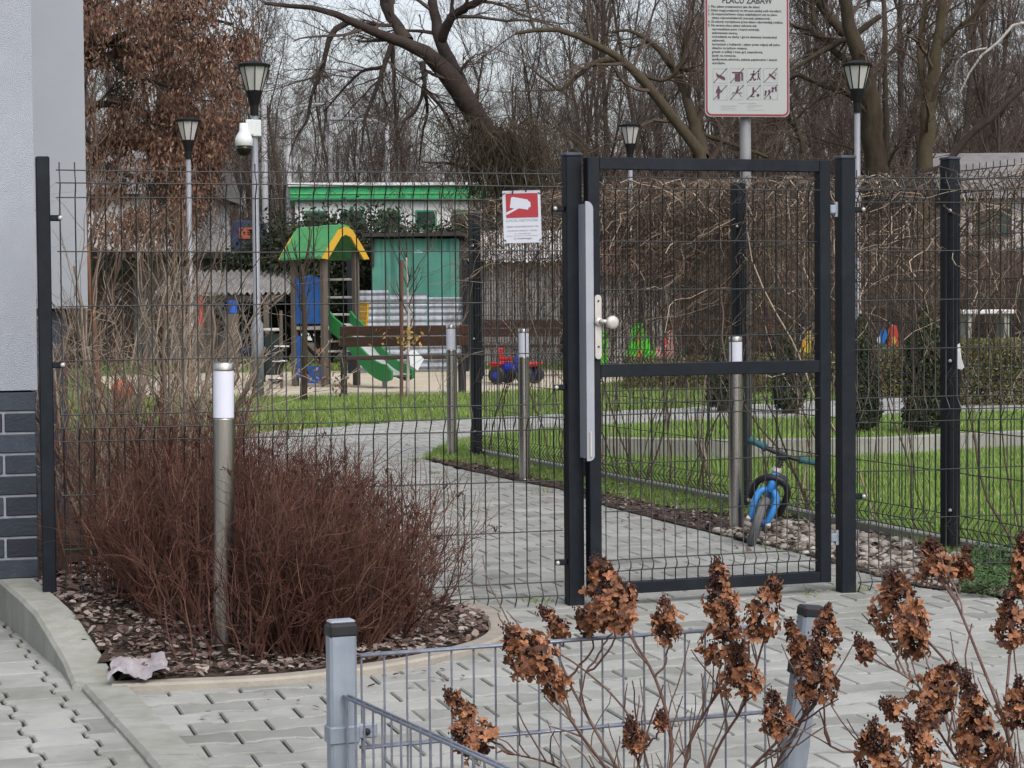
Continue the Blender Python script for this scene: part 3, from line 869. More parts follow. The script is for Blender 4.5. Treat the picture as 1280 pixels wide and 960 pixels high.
def rules_sign():
    base = GX(936, 12.8)
    top_z = 3.05
    t = thing('playground_rules_sign', 'tall white red-edged playground rules board on a grey pole', 'sign', base, math.radians(10))
    mb = MB(); mb.tube([(0, .06, -.05), (0, .06, top_z)], .034, 12); mb.build('pole', M('weathered_pole', (.13, .135, .145, 1), (.20, .205, .215, 1), 4, .6, streak=(.09, .085, .08, 1)), t, smooth=True)
    W, H = .515, .80
    zc = P(934, 146, 12.8)[2] + H / 2
    cx = P(934, 70, 12.8)[0] - base[0]
    def rounded(w, h, r, y, k=7):
        out = []
        for sx, sz, a0 in ((1, 1, 0), (-1, 1, PI / 2), (-1, -1, PI), (1, -1, 1.5 * PI)):
            for a in np.linspace(a0, a0 + PI / 2, k):
                out.append((cx + sx * (w / 2 - r) + r * math.cos(a), y, zc + sz * (h / 2 - r) + r * math.sin(a)))
        return out
    a, b = rounded(W, H, .035, 0), rounded(W, H, .035, .012)
    n = len(a)
    mb = MB(); mb.add(a + b, [list(range(n))[::-1], list(range(n, 2 * n))] + [[i, (i + 1) % n, n + (i + 1) % n, n + i] for i in range(n)]); bd = mb.build('board', M('rules_white_edge', (.36, .32, .335, 1), (.39, .35, .365, 1), 3, .5), t)
    i1, o1 = rounded(W - .030, H - .030, .026, -.0022), rounded(W - .010, H - .010, .034, -.0022)
    mb = MB(); mb.add(o1 + i1, [[i, (i + 1) % n, n + (i + 1) % n, n + i][::-1] for i in range(n)]); mb.build('red_border', M('rules_red', (.20, .018, .024, 1), (.24, .022, .05, 1), 3, .5), bd)
    mb = MB(); mb.add(rounded(W - .028, H - .028, .026, -.0014), [list(range(n))[::-1]]); mb.build('panel_face', M('rules_face', (.33, .35, .365, 1), (.37, .385, .37, 1), 1.3, .55), bd)
    x0 = cx - W / 2; zb = zc - H / 2
    # pixel to board metres: 108 px = .515 m
    k = .515 / 108.0
    X = lambda px: x0 + (px - 880) * k
    Z = lambda py: zb + (147 - py) * k
    ink = M('sign_ink', (.03, .03, .045, 1), (.04, .04, .055, 1), 3, .6)
    mb = MB()
    text_mb(mb, 'REGULAMIN', .062, cx, Z(-6), 'CENTER', bold=.0012, width=.36)
    text_mb(mb, 'PLACU ZABAW', .049, cx, Z(7.6), 'CENTER', bold=.0010, width=.305)
    mb.v = [v + np.array([0, -.003, 0]) for v in mb.v]
    mb.build('heading', ink, bd)
    lines = ['1. Plac zabaw przeznaczony jest dla dzieci.', '2. Dzieci mogą przebywać na nim pod opieką osób dorosłych.', '3. Za bezpieczeństwo dzieci znajdujących się na placu', '    zabaw odpowiedzialność ponoszą opiekunowie.', '4. Za szkody wyrządzone przez dzieci odpowiadają rodzice.', '5. Na terenie placu zabaw zabrania się:', '    wprowadzania psów i innych zwierząt,', '    zaśmiecania terenu,', '    wchodzenia na dachy i górne elementy konstrukcji', '    zabawek,', '    korzystania z huśtawek i zabaw przez więcej niż jedno', '    dziecko na jednym miejscu,', '    grania w piłkę i inne gry zespołowe,', '    jazdy na rowerze,', '    spożywania alkoholu, palenia papierosów i innych', '    wyrobów.']
    widths = [66, 94, 88, 80, 96, 62, 66, 38, 88, 22, 92, 50, 70, 36, 88, 22]
    mb = MB()
    for i, (s, w) in enumerate(zip(lines, widths)):
        text_mb(mb, s.strip(), .019, X(884 if not s.startswith(' ') else 889), Z(13.2 + i * 4.62), width=(w - (5 if s.startswith(' ') else 0)) * k, bold=.0004)
    mb.v = [v + np.array([0, -.003, 0]) for v in mb.v]
    mb.build('rules_text', ink, bd)
    # eight pictograms
    dark = M('pictogram_ink', (.07, .022, .045, 1), (.09, .03, .055, 1), 3, .6)
    grey = M('pictogram_frame', (.26, .28, .33, 1), (.3, .32, .37, 1), 3, .6)
    def disc(mb, x, z, r, y=-.003):
        a = np.linspace(0, 2 * PI, 11)[:-1]
        mb.add([(x + r * math.cos(q), y, z + r * math.sin(q)) for q in a[::-1]], [list(range(10))[::-1]])
    def bar(mb, x1, z1, x2, z2, w, y=-.003):
        d = np.array([x2 - x1, z2 - z1]); d /= np.linalg.norm(d); nx, nz = -d[1] * w / 2, d[0] * w / 2
        mb.add([(x1 + nx, y, z1 + nz), (x1 - nx, y, z1 - nz), (x2 - nx, y, z2 - nz), (x2 + nx, y, z2 + nz)], [[0, 1, 2, 3]])
    def poly(mb, pts, x, z, s, y=-.003):
        mb.add([(x + a * s, y, z + b * s) for a, b in pts], [list(range(len(pts)))])
    figs = [
        [('p', [(-.6, .5), (-.5, -.1), (.3, -.5), (.75, -.6), (.7, -.2), (.1, .1), (-.3, .2)])],
        [('p', [(-.3, -.8), (.5, -.8), (.5, .3), (-.3, .3)]), ('b', -.7, .45, .8, .45, .2), ('b', .75, .4, .75, -.7, .25)],
        [('d', .0, .6, .13), ('b', 0, .4, -.2, -.1, .25), ('b', -.2, -.1, -.5, -.7, .18), ('b', -.2, -.1, .1, -.7, .18), ('b', -.5, .2, .3, .2, .14), ('d', .25, -.5, .12), ('d', .7, .6, .12), ('b', .7, .4, .7, -.1, .2), ('b', .7, -.1, .5, -.6, .12), ('b', .7, -.1, .9, -.6, .12)],
        [('b', -.2, .2, .7, -.5, .28), ('b', .3, .2, .4, .5, .1), ('b', .6, -.1, .85, .3, .1), ('b', .4, .5, .85, .3, .06)],
        [('d', -.25, .75, .15), ('b', -.25, .6, -.25, -.1, .4), ('b', -.25, -.1, -.25, -.85, .3), ('b', -.2, .45, .3, .1, .14), ('b', -.5, .45, -.55, -.1, .14)],
        [('d', .15, .75, .12), ('b', .15, .6, -.1, .05, .25), ('b', -.7, -.05, .7, -.05, .1), ('b', .3, -.1, .7, -.7, .06), ('b', -.6, -.1, -.6, -.6, .06)],
        [('d', -.1, .6, .14), ('b', -.1, .45, -.05, -.1, .3), ('b', -.05, -.1, -.4, -.55, .22), ('b', -.05, .3, .4, .1, .1), ('d', .6, -.4, .22), ('b', -.5, -.6, .1, -.6, .12)],
        [('d', -.7, .1, .16), ('b', -.7, 0, -.8, -.5, .22), ('d', -.2, .2, .16), ('b', -.2, .1, -.25, -.4, .22), ('b', -.1, -.5, 0, -.9, .18), ('d', .3, .6, .16), ('b', .3, .5, .3, 0, .22), ('d', .75, .65, .16), ('b', .75, .6, .8, .1, .22)],
    ]
    for i, fig in enumerate(figs):
        px, py = 899.2 + 21.5 * (i % 4), (97 if i < 4 else 117.6)
        x, z = X(px), Z(py - .35 * (i % 4)); hs = 8.8 * k
        mb = MB()
        for a_, b_, c_, d_ in ((-1, -1, 1, -1), (1, -1, 1, 1), (1, 1, -1, 1), (-1, 1, -1, -1)):
            bar(mb, x + a_ * hs, z + b_ * hs, x + c_ * hs, z + d_ * hs, .0022, -.0029)
        fr = mb.build('pictogram', grey, bd)
        mb = MB()
        for f in fig:
            if f[0] == 'd': disc(mb, x + f[1] * hs, z + f[2] * hs, f[3] * hs, -.0034)
            elif f[0] == 'b': bar(mb, x + f[1] * hs, z + f[2] * hs, x + f[3] * hs, z + f[4] * hs, f[5] * hs, -.0034)
            else: poly(mb, f[1], x, z, hs, -.0034)
        mb.build('figure', dark, fr)
        mb = MB(); bar(mb, x - hs, z - hs, x + hs * 1.02, z + hs * 1.08, .0042, -.0038); mb.build('slash', ink, fr)
    mb = MB()
    text_mb(mb, 'Kontakt z zarządcą', .011, cx, Z(131), 'CENTER', width=22 * k)
    text_mb(mb, 'Zarządca nieruchomości', .011, X(900), Z(134.6), width=20 * k); text_mb(mb, 'tel. alarmowy', .011, X(900), Z(137), width=18 * k)
    text_mb(mb, 'Straż Miejska 986', .011, X(934), Z(134), width=18 * k); text_mb(mb, 'Policja 997', .011, X(934), Z(136.3), width=9 * k)
    for px, w in ((909, 22), (944, 22)):
        bar(mb, X(px - w / 2), Z(138.6), X(px + w / 2), Z(138.6), .0016, 0)
    mb.v = [v + np.array([0, -.003, 0]) for v in mb.v]
    mb.build('contact_text', grey, bd)
    for z in (zc - .3, zc + .1):
        mb = MB(); mb.box((0, .025, z), (.1, .02, .03), bevel=.004); mb.build('bracket', m_galv, t)
rules_sign()

# ================================================================== BOLLARD LIGHTS
def bollard():
    t = thing('bollard_light', '', 'bollard light')
    mb = MB(); mb.lathe([(.045, -.01), (.045, .004), (.036, .006), (.036, .010), (.036, .812), (.036, .815)], 24); mb.build('post', m_steel, t, smooth=False)
    mb = MB(); mb.lathe([(.0352, .817), (.0352, .8185), (.0352, .9735), (.0352, .975)], 24); mb.build('diffuser', m_opal, t, smooth=True)
    mb = MB(); mb.lathe([(.0365, .978), (.0365, .979), (.0365, .999), (.0345, 1.003), (0, 1.004)], 24); mb.build('cap', m_steel, t)
    for ch in t.children:
        for p in ch.data.polygons: p.use_smooth = len(p.vertices) == 4
    return t
b0 = bollard()
for i, (px, py, lab) in enumerate([(280, 822, 'steel bollard light rising out of the red-brown shrubs by the building'), (656, 600, 'steel bollard light in front of the toy quad left of the gate post'), (565, 571, 'steel bollard light beside the far fence end post at the bench'), (920, 664, 'steel bollard light seen through the gate next to the balance bike')]):
    g = G(px, py)
    o = b0 if i == 0 else dup(b0)
    o.location = tuple(g); o['label'] = lab; o['group'] = 'bollard lights along the path'; o.rotation_euler = (0, [.012, 0, 0, -.004][i], i * 1.3)

# ================================================================== STREET LAMPS
m_lamp_black = M('lamp_black', (.006, .006, .007, 1), (.010, .010, .011, 1), 20, .6, spec=.2)
m_lamp_pole = M('lamp_pole_grey', (.20, .21, .24, 1), (.25, .26, .29, 1), 3, .5, metal=.2)
m_lamp_glass = M('lamp_glass', (.55, .54, .54, 1), (.62, .61, .6, 1), 3, .15, alpha=.72)
def street_lamp():
    t = thing('street_lamp', '', 'street lamp')
    mb = MB(); mb.lathe([(.075, 0), (.075, .9), (.045, .95), (.038, 3.5)], 14); mb.build('pole', m_lamp_pole, t, smooth=True)
    hd = MB(); hd.lathe([(.05, 3.46), (.055, 3.58), (.10, 3.74), (.105, 3.76)], 12); h = hd.build('lamp_neck', m_lamp_black, t)
    mb = MB(); mb.lathe([(.095, 3.76), (.178, 4.045)], 8); 
    mb.build('lamp_glass', m_lamp_glass, t)
    mb = MB()
    for k in range(8):
        a = k * PI / 4
        mb.tube([(.1 * math.cos(a), .1 * math.sin(a), 3.755), (.183 * math.cos(a), .183 * math.sin(a), 4.05)], .0085, 4)
    mb.build('lamp_frame', m_lamp_black, t)
    mb = MB()
    for z in np.linspace(3.80, 4.0, 7): mb.lathe([(.03, z), (.062, z + .012), (.06, z + .014)], 10)
    mb.build('louvre', M('louvre_metal', (.2, .2, .2, 1), (.3, .3, .3, 1), 5, .4, metal=.4), t)
    mb = MB(); mb.lathe([(.185, 4.045), (.20, 4.05), (.205, 4.075), (.19, 4.085), (.09, 4.11), (.05, 4.125), (0, 4.13)], 16); mb.build('lamp_roof', m_lamp_black, t)
    return t
l0 = street_lamp()
for i, (px, D, ztop, lab) in enumerate([(321, 26.6, 4.06, 'street lamp with a white dome camera mounted under its lantern'), (238, 34.0, 4.0, 'street lamp standing before the tree with brown dead leaves'), (1072, 29.2, 4.28, 'tall street lamp rising behind the gate hinge post'), (789, 40.0, 4.33, 'street lamp whose lantern shows just above the gate top rail')]):
    o = l0 if i == 0 else dup(l0)
    o.location = tuple(GX(px, D)); o.scale = (1, 1, ztop / 4.06); o['label'] = lab; o['group'] = 'lantern street lamps'; o.rotation_euler = (0, 0, .2 + i * .31)

def dome_camera():
    c = GX(321, 26.6)
    t = thing('dome_camera', 'white outdoor dome surveillance camera on the lamp pole', 'security camera', (c[0], c[1], 3.0))
    mb = MB(); mb.box((.03, -.045, .30), (.11, .03, .20), bevel=.008); mb.box((-.05, -.05, .31), (.1, .05, .19), bevel=.01); mb.build('bracket', M('camera_white', (.62, .65, .66, 1), (.68, .7, .71, 1), 4, .5), t)
    mb = MB(); mb.lathe([(.05, .36), (.055, .27), (.09, .21), (.108, .17), (.108, .085), (.1, .08)], 18, (-.125, -.06, 0)); mb.build('housing', MATS['camera_white'], t, smooth=True)
    mb = MB(); mb.lathe([(.1, .08), (.1, .04), (.085, -.01), (.05, -.045), (0, -.058)], 18, (-.125, -.06, 0)); mb.build('dome', M('dome_black', (.01, .006, .006, 1), (.014, .008, .008, 1), 4, .2), t, smooth=True)
dome_camera()

def far_light(px, D, ztop, arm, label):
    g = GX(px, D)
    t = thing('road_lamp', label, 'street lamp', g)
    mb = MB(); mb.lathe([(.10, 0), (.07, ztop)], 10); mb.build('pole', M('road_lamp_paint', (.24, .245, .26, 1), (.36, .365, .385, 1), 3, .6), t, smooth=True)
    mb = MB(); a = arm
    mb.tube([(0, 0, ztop - .02), (a * .3, 0, ztop + .14), (a, 0, ztop + .2)], .05, 6); mb.box((a * 1.25, 0, ztop + .2), (.75, .2, .1), bevel=.03); mb.build('lamp_head', MATS['road_lamp_paint'], t)
for px, D, y, arm, lab in [(363, 62, 140, .9, 'thin white road lamp pole left of the far white building'), (415, 74, 96, .9, 'tallest thin white road lamp behind the far white building'), (333, 58, 100, -.9, 'thin white road lamp pole just right of the camera lamp'), (486, 70, 158, -1.2, 'distant road lamp with a long arm between the tree branches')]:
    far_light(px, D, CAM_H + (372 - y) / FPX * D, arm, lab)

# ================================================================== BENCHES, PLAYGROUND
m_brownwood = M('brown_bench_wood', (.030, .013, .009, 1), (.055, .025, .018, 1), 4, .45, stretch=(1, 8, 8))
m_darkmetal = M('dark_metal', (.010, .010, .011, 1), (.016, .016, .018, 1), 10, .5)
def bench(loc, rot, label, L=1.62):
    t = thing('park_bench', label, 'bench', loc, rot)
    for i, (y, z, tx) in enumerate([(-.235, .80, .06), (-.215, .665, .03)]):
        mb = MB(); mb.box((0, y, z), (L, .035, .125), rot=rx(.13), bevel=.006); mb.build('backrest_slat', m_brownwood, t)
    for y in (-.12, .03, .18):
        mb = MB(); mb.box((0, y, .455), (L, .13, .04), bevel=.006); mb.build('seat_slat', m_brownwood, t)
    for x in (-L / 2 + .06, L / 2 - .06):
        mb = MB()
        mb.box((x, -.15, .21), (.06, .05, .43)); mb.box((x, .17, .21), (.06, .05, .43)); mb.box((x, .02, .415), (.05, .42, .035))
        mb.box((x, -.195, .64), (.045, .03, .48), rot=rx(.13))
        mb.build('leg', m_darkmetal, t)
bench(GX(503, 27.3), math.radians(8), 'brown slatted park bench seen from behind in front of the slide')
bench(GX(672, 33), math.radians(-10), 'brown slatted bench partly hidden behind the toy quad', 1.9)
bench(GX(905, 34), math.radians(5), 'brown slatted bench behind the vine covered fence', 1.9)

def play_tower():
    c = GX(404, 29.7)
    t = thing('play_tower', 'small play tower with green roof, blue panels and green slide', 'play tower', c, math.radians(-42))
    t.location = tuple(c + np.array([0, .3, 0]))
    h = .30
    wood = M('tower_post', (.075, .062, .05, 1), (.11, .09, .075, 1), 6, .8, stretch=(6, 6, 1))
    green = M('tower_green', (.045, .22, .07, 1), (.07, .28, .10, 1), 3, .6, stain=((.04, .13, .05, 1), 4, .6))
    dgreen = M('slide_green', (.012, .13, .03, 1), (.02, .17, .045, 1), 3, .45)
    yellow = M('tower_yellow', (.48, .27, .02, 1), (.55, .33, .03, 1), 3, .5)
    blue = M('tower_blue', (.010, .085, .32, 1), (.018, .11, .38, 1), 3, .55, stain=((.02, .05, .15, 1), 4, .5))
    for sx in (-1, 1):
        for sy in (-1, 1):
            mb = MB(); mb.box((sx * h, sy * h, .93), (.085, .085, 1.86), bevel=.01); mb.build('post', wood, t)
    # roof: two slopes with a flat broken ridge, ridge along x
    mb = MB()
    ridge, eave, zz, ze = .0, .42, 2.21, 1.77
    for s in (-1, 1):
        prof = [(0, zz), (s * .09, zz - .02), (s * .26, zz - .225), (s * .43, ze)]
        n = len(prof)
        for x0, x1, dz in ((-.46, -.02, 0.0), (-.03, .40, .012)):
            v = [(x0, y, z + dz) for y, z in prof] + [(x1, y, z + dz) for y, z in prof] + [(x0, y, z + dz - .03) for y, z in prof] + [(x1, y, z + dz - .03) for y, z in prof]
            F = []
            for i in range(n - 1):
                F += [[i, i + 1, n + i + 1, n + i], [2 * n + i, 3 * n + i, 3 * n + i + 1, 2 * n + i + 1], [i, 2 * n + i, 2 * n + i + 1, i + 1], [n + i, n + i + 1, 3 * n + i + 1, 3 * n + i]]
            F += [[n - 1, 2 * n - 1 + 0 * n, 4 * n - 1, 3 * n - 1]]
            mb.add(v, F)
    mb.build('roof', green, t)
    for xx in (.405, -.47):
        mb = MB()
        outl = [(-.44, ze - .02), (-.30, zz - .27), (-.12, zz - .06), (0, zz - .02), (.12, zz - .06), (.30, zz - .27), (.44, ze - .02)]
        inl = [(.34, ze - .03), (.22, zz - .32), (.09, zz - .16), (0, zz - .13), (-.09, zz - .16), (-.22, zz - .32), (-.34, ze - .03)]
        n = 7
        pts = outl + inl
        F = [[i, i + 1, 12 - i, 13 - i] for i in range(6)]
        mb.add([(xx + .03, y, z) for y, z in pts] + [(xx, y, z) for y, z in pts], F + [[14 + a for a in f[::-1]] for f in F] + [[i, 14 + i, 14 + (i + 1) % 14, (i + 1) % 14] for i in range(14)])
        mb.build('gable_trim', yellow, t)
    mb = MB(); mb.box((0, 0, .80), (.62, .62, .045)); mb.build('platform', M('tower_deck', (.3, .27, .25, 1), (.4, .36, .33, 1), 6, .8), t)
    # upper blue panel with a rounded top, left front face (y = -h)
    mb = MB()
    top = [(x, 1.47 + .06 * math.cos(x / .27 * PI / 2)) for x in np.linspace(.25, -.25, 9)]
    pl = [(-.25, .86), (.25, .86)] + top
    n = len(pl)
    mb.add([(x, -h - .02, z) for x, z in pl] + [(x, -h + .005, z) for x, z in pl], [list(range(n)), list(range(n, 2 * n))[::-1]] + [[i, n + i, n + (i + 1) % n, (i + 1) % n] for i in range(n)])
    mb.build('upper_panel', blue, t)
    mb = MB(); mb.lathe([(.045, 0), (.05, .01), (.03, .02), (0, .022)], 12, (-.14, -h - .02, 1.14), axis=rx(PI / 2)); mb.build('peg', m_black, t)
    mb = MB(); mb.box((-.19, -h, .40), (.14, .025, .58)); mb.box((.1, -h, .16), (.44, .025, .24)); mb.build('lower_panel', blue, t)
    for z in (.98, 1.22, 1.47, .48, .62):
        mb = MB(); mb.tube([(-h, h, z), (h, h, z)] if z > .9 else [(h, -h, z), (h, h, z)], .016, 6); mb.build('rail', M('rail_pale', (.5, .48, .46, 1), (.6, .58, .55, 1), 5, .5), t)
    # slide from the right front face
    mb = MB(); ch = MB()
    prof = smooth([(h, 0, .86), (h + .25, 0, .72), (h + .62, 0, .40), (h + .92, 0, .22), (h + 1.2, 0, .17)], 14)
    for s in (-1, 1):
        y = s * .2
        lo = prof + np.array([0, y, -.10]); hi = prof + np.array([0, y, .13]); hi[-1, 2] -= .07; hi[0, 2] += .04; lo[-1, 2] += .05
        w = np.array([0, .02, 0])
        V = np.concatenate([lo - w, hi - w, hi + w, lo + w]).reshape(4, -1, 3); m = V.shape[1]
        idx = np.arange(4 * m).reshape(4, m)
        F = [[idx[j, i], idx[j, i + 1], idx[(j + 1) % 4, i + 1], idx[(j + 1) % 4, i]] for j in range(4) for i in range(m - 1)] + [list(idx[:, 0]), list(idx[::-1, -1])]
        mb = MB(); mb.add(V.reshape(-1, 3), F); mb.build('slide_side', dgreen, t)
    V = np.concatenate([prof + np.array([0, -.19, 0]), prof + np.array([0, .19, 0]), prof + np.array([0, .19, -.02]), prof + np.array([0, -.19, -.02])]); m = len(prof)
    idx = np.arange(4 * m).reshape(4, m)
    ch.add(V, [[idx[j, i], idx[j, i + 1], idx[(j + 1) % 4, i + 1], idx[(j + 1) % 4, i]] for j in range(4) for i in range(m - 1)])
    ch.build('slide_chute', M('slide_steel', (.5, .52, .52, 1), (.6, .62, .62, 1), 2, .35, metal=.5), t)
    mb = MB(); mb.tube([(h + .85, 0, .2), (h + .85, 0, -.02)], .03, 8); mb.build('slide_leg', m_galv, t)
    # yellow climbing panel behind the right corner
    mb = MB()
    for k in range(11): mb.box((h - .06, h + .15 + .006 * k, .5 + .062 * k), (.2, .035, .056), bevel=.006)
    mb.box((h - .15, h + .17, .8), (.02, .03, .66), rot=rx(-.11)); mb.box((h + .03, h + .17, .8), (.02, .03, .66), rot=rx(-.11))
    mb.build('climbing_panel', yellow, t)
play_tower()

def step_post():
    c = GX(349, 29.2)
    t = thing('balance_post', 'low post with round pale stepping pads beside the play tower', 'play equipment', c)
    mb = MB(); mb.tube([(.02, 0, 0), (.02, 0, 1.05)], .022, 8); mb.build('post', MATS['tower_post'], t)
    for x, z in ((.03, .56), (.0, .36), (-.06, .13)):
        mb = MB(); mb.lathe([(.0, -.07), (.05, -.065), (.07, -.02), (.10, -.018), (.105, 0)], 12, (x, -.05, z)); q = mb.build('step_pad', m_black, t)
        mb = MB(); mb.lathe([(.105, .001), (.1, .018), (0, .02)], 12, (x, -.05, z)); mb.build('pad_top', MATS['rail_pale'], q)
step_post()

def litter_bin():
    t = thing('litter_bin', 'dark green litter bin with pale lid beside the lamp pole', 'litter bin', GX(340, 31.5))
    g = M('bin_green', (.012, .022, .02, 1), (.02, .034, .03, 1), 6, .55)
    mb = MB(); mb.lathe([(.11, .1), (.115, .68), (.12, .7)], 14); mb.build('drum', g, t)
    mb = MB(); mb.lathe([(.13, .74), (.14, .76), (.13, .78), (0, .785)], 14); mb.build('lid', MATS['rail_pale'], t)
    for x in (-.125, .125):
        mb = MB(); mb.box((x, 0, .38), (.03, .04, .76)); mb.build('post', m_darkmetal, t)
litter_bin()

def ride_quad():
    c = GX(645, 30)
    t = thing('toy_quad', 'red and blue ride-on toy quad with black wheels by the bench', 'toy', c, math.radians(-25))
    red = M('toy_red', (.42, .016, .02, 1), (.5, .02, .025, 1), 3, .4); blue = M('toy_blue', (.012, .03, .36, 1), (.02, .045, .42, 1), 3, .4)
    for x in (-.22, .2):
        for y in (-.17, .17):
            mb = MB(); mb.lathe([(.05, -.05), (.10, -.05), (.125, -.03), (.125, .03), (.10, .05), (.05, .05)], 16, (x, y, .125), axis=rx(PI / 2)); w = mb.build('wheel', m_black, t, smooth=True)
            mb = MB(); mb.lathe([(0, -.056), (.045, -.055), (.05, -.04), (.05, .04), (.045, .055), (0, .056)], 10, (x, y, .125), axis=rx(PI / 2)); mb.build('hub', blue, w)
    mb = MB(); mb.box((0, 0, .23), (.42, .2, .12), bevel=.04); mb.box((.06, 0, .33), (.2, .18, .12), bevel=.04); mb.build('body', blue, t)
    for x in (-.24, .21):
        mb = MB(); mb.box((x, 0, .285), (.2, .44, .035), bevel=.014); mb.box((x, 0, .255), (.14, .42, .03), bevel=.01); mb.build('mudguard', red, t)
    mb = MB(); mb.box((-.13, 0, .35), (.24, .16, .06), bevel=.02); mb.box((-.24, 0, .43), (.04, .15, .14), bevel=.015); mb.build('seat', red, t)
    mb = MB(); mb.tube([(.1, 0, .36), (.04, 0, .47)], .018, 6); mb.tube([(.03, -.17, .5), (.04, -.05, .47), (.04, .05, .47), (.03, .17, .5)], .014, 6); mb.build('handlebar', m_black, t)
ride_quad()

def spring_rider(px, D, label, c1, c2, kind, hgt=.62):
    g = GX(px, D)
    t = thing('spring_rider', label, 'spring rider', g, math.radians(-15)); t.scale = {'frog': (.52, .8, 1.28), 'duck': (.55, .7, 1.12), 'pony': (.5, .7, 1.1)}[kind]
    a, b = M('rider_' + c1[0], c1[1], c1[1], 3, .45), M('rider_' + c2[0], c2[1], c2[1], 3, .45)
    th = np.linspace(0, 10 * PI, 60)
    mb = MB(); mb.tube(np.stack([.07 * np.cos(th), .07 * np.sin(th), np.linspace(0, .22, 60)], 1), .014, 5); mb.build('spring', m_black, t)
    outl = {'frog': [(-.3, .2), (-.34, .34), (-.24, .46), (-.2, .58), (-.1, .66), (.02, .66), (.08, .56), (.2, .5), (.32, .46), (.36, .34), (.34, .2), (.1, .16), (-.12, .16)],
            'duck': [(-.12, .2), (-.16, .4), (-.1, .5), (-.14, .62), (-.04, .70), (.08, .68), (.12, .58), (.08, .5), (.18, .42), (.16, .22)],
            'pony': [(-.3, .22), (-.32, .4), (-.22, .44), (-.1, .42), (.06, .46), (.1, .62), (.2, .66), (.26, .56), (.2, .48), (.24, .34), (.2, .22)]}[kind]
    n = len(outl)
    for y in (-.12, .12):
        mb = MB()
        mb.add([(x, y - .012, z) for x, z in outl] + [(x, y + .012, z) for x, z in outl], [list(range(n)), list(range(n, 2 * n))[::-1]] + [[i, n + i, n + (i + 1) % n, (i + 1) % n] for i in range(n)])
        sp = mb.build('side_panel', a, t)
        mb = MB(); mb.lathe([(.05, 0), (.045, .006), (0, .008)], 12, (outl[n // 2][0] - .06, y - .013, .5), axis=rx(PI / 2)); mb.lathe([(.07, 0), (.06, .006), (0, .008)], 12, (.02, y - .013, .33), axis=rx(PI / 2)); mb.build('patch', b, sp)
    mb = MB(); mb.box((.05, 0, .34), (.3, .22, .04), bevel=.01); mb.build('seat', b, t)
    mb = MB(); mb.tube([(-.1, -.2, .5), (-.1, .2, .5)], .014, 6); mb.tube([(-.08, -.2, .24), (-.08, .2, .24)], .014, 6); mb.build('handle', m_black, t)
spring_rider(800, 28.5, 'bright green spring rider with orange patch behind the gate', ('green', (.08, .48, .03, 1)), ('orange', (.5, .2, .02, 1)), 'frog')
spring_rider(1117, 30, 'red and yellow spring rider between the two dark cypresses', ('coral', (.36, .045, .03, 1)), ('yellow', (.45, .32, .05, 1)), 'duck', .7)
spring_rider(1097, 30.6, 'blue spring rider next to the red and yellow one', ('blue', (.01, .13, .42, 1)), ('pale', (.4, .45, .5, 1)), 'pony')
spring_rider(1003, 29, 'yellow spring rider behind the right side of the gate', ('yellow', (.6, .4, .03, 1)), ('orange', (.5, .2, .02, 1)), 'pony')
spring_rider(831, 31, 'pale pink spring rider right of the bright green one', ('pink', (.48, .26, .24, 1)), ('red', (.45, .04, .03, 1)), 'pony')
spring_rider(748, 30.5, 'green and red spring rider half hidden behind the lock plate', ('green', (.08, .48, .03, 1)), ('red', (.45, .04, .03, 1)), 'pony')

def ball():
    c = GX(151, 25.5)
    mb = MB()
    mb.lathe([(.14 * math.sin(a), .14 - .14 * math.cos(a)) for a in np.linspace(0, PI, 13)], 18)
    o = mb.build('toy_ball', M('ball_orange', (.5, .09, .03, 1), (.55, .12, .04, 1), 3, .4), smooth=True)
    o.location = tuple(c); tag(o, 'orange toy ball lying behind the bare shrubs by the building', 'ball')
ball()

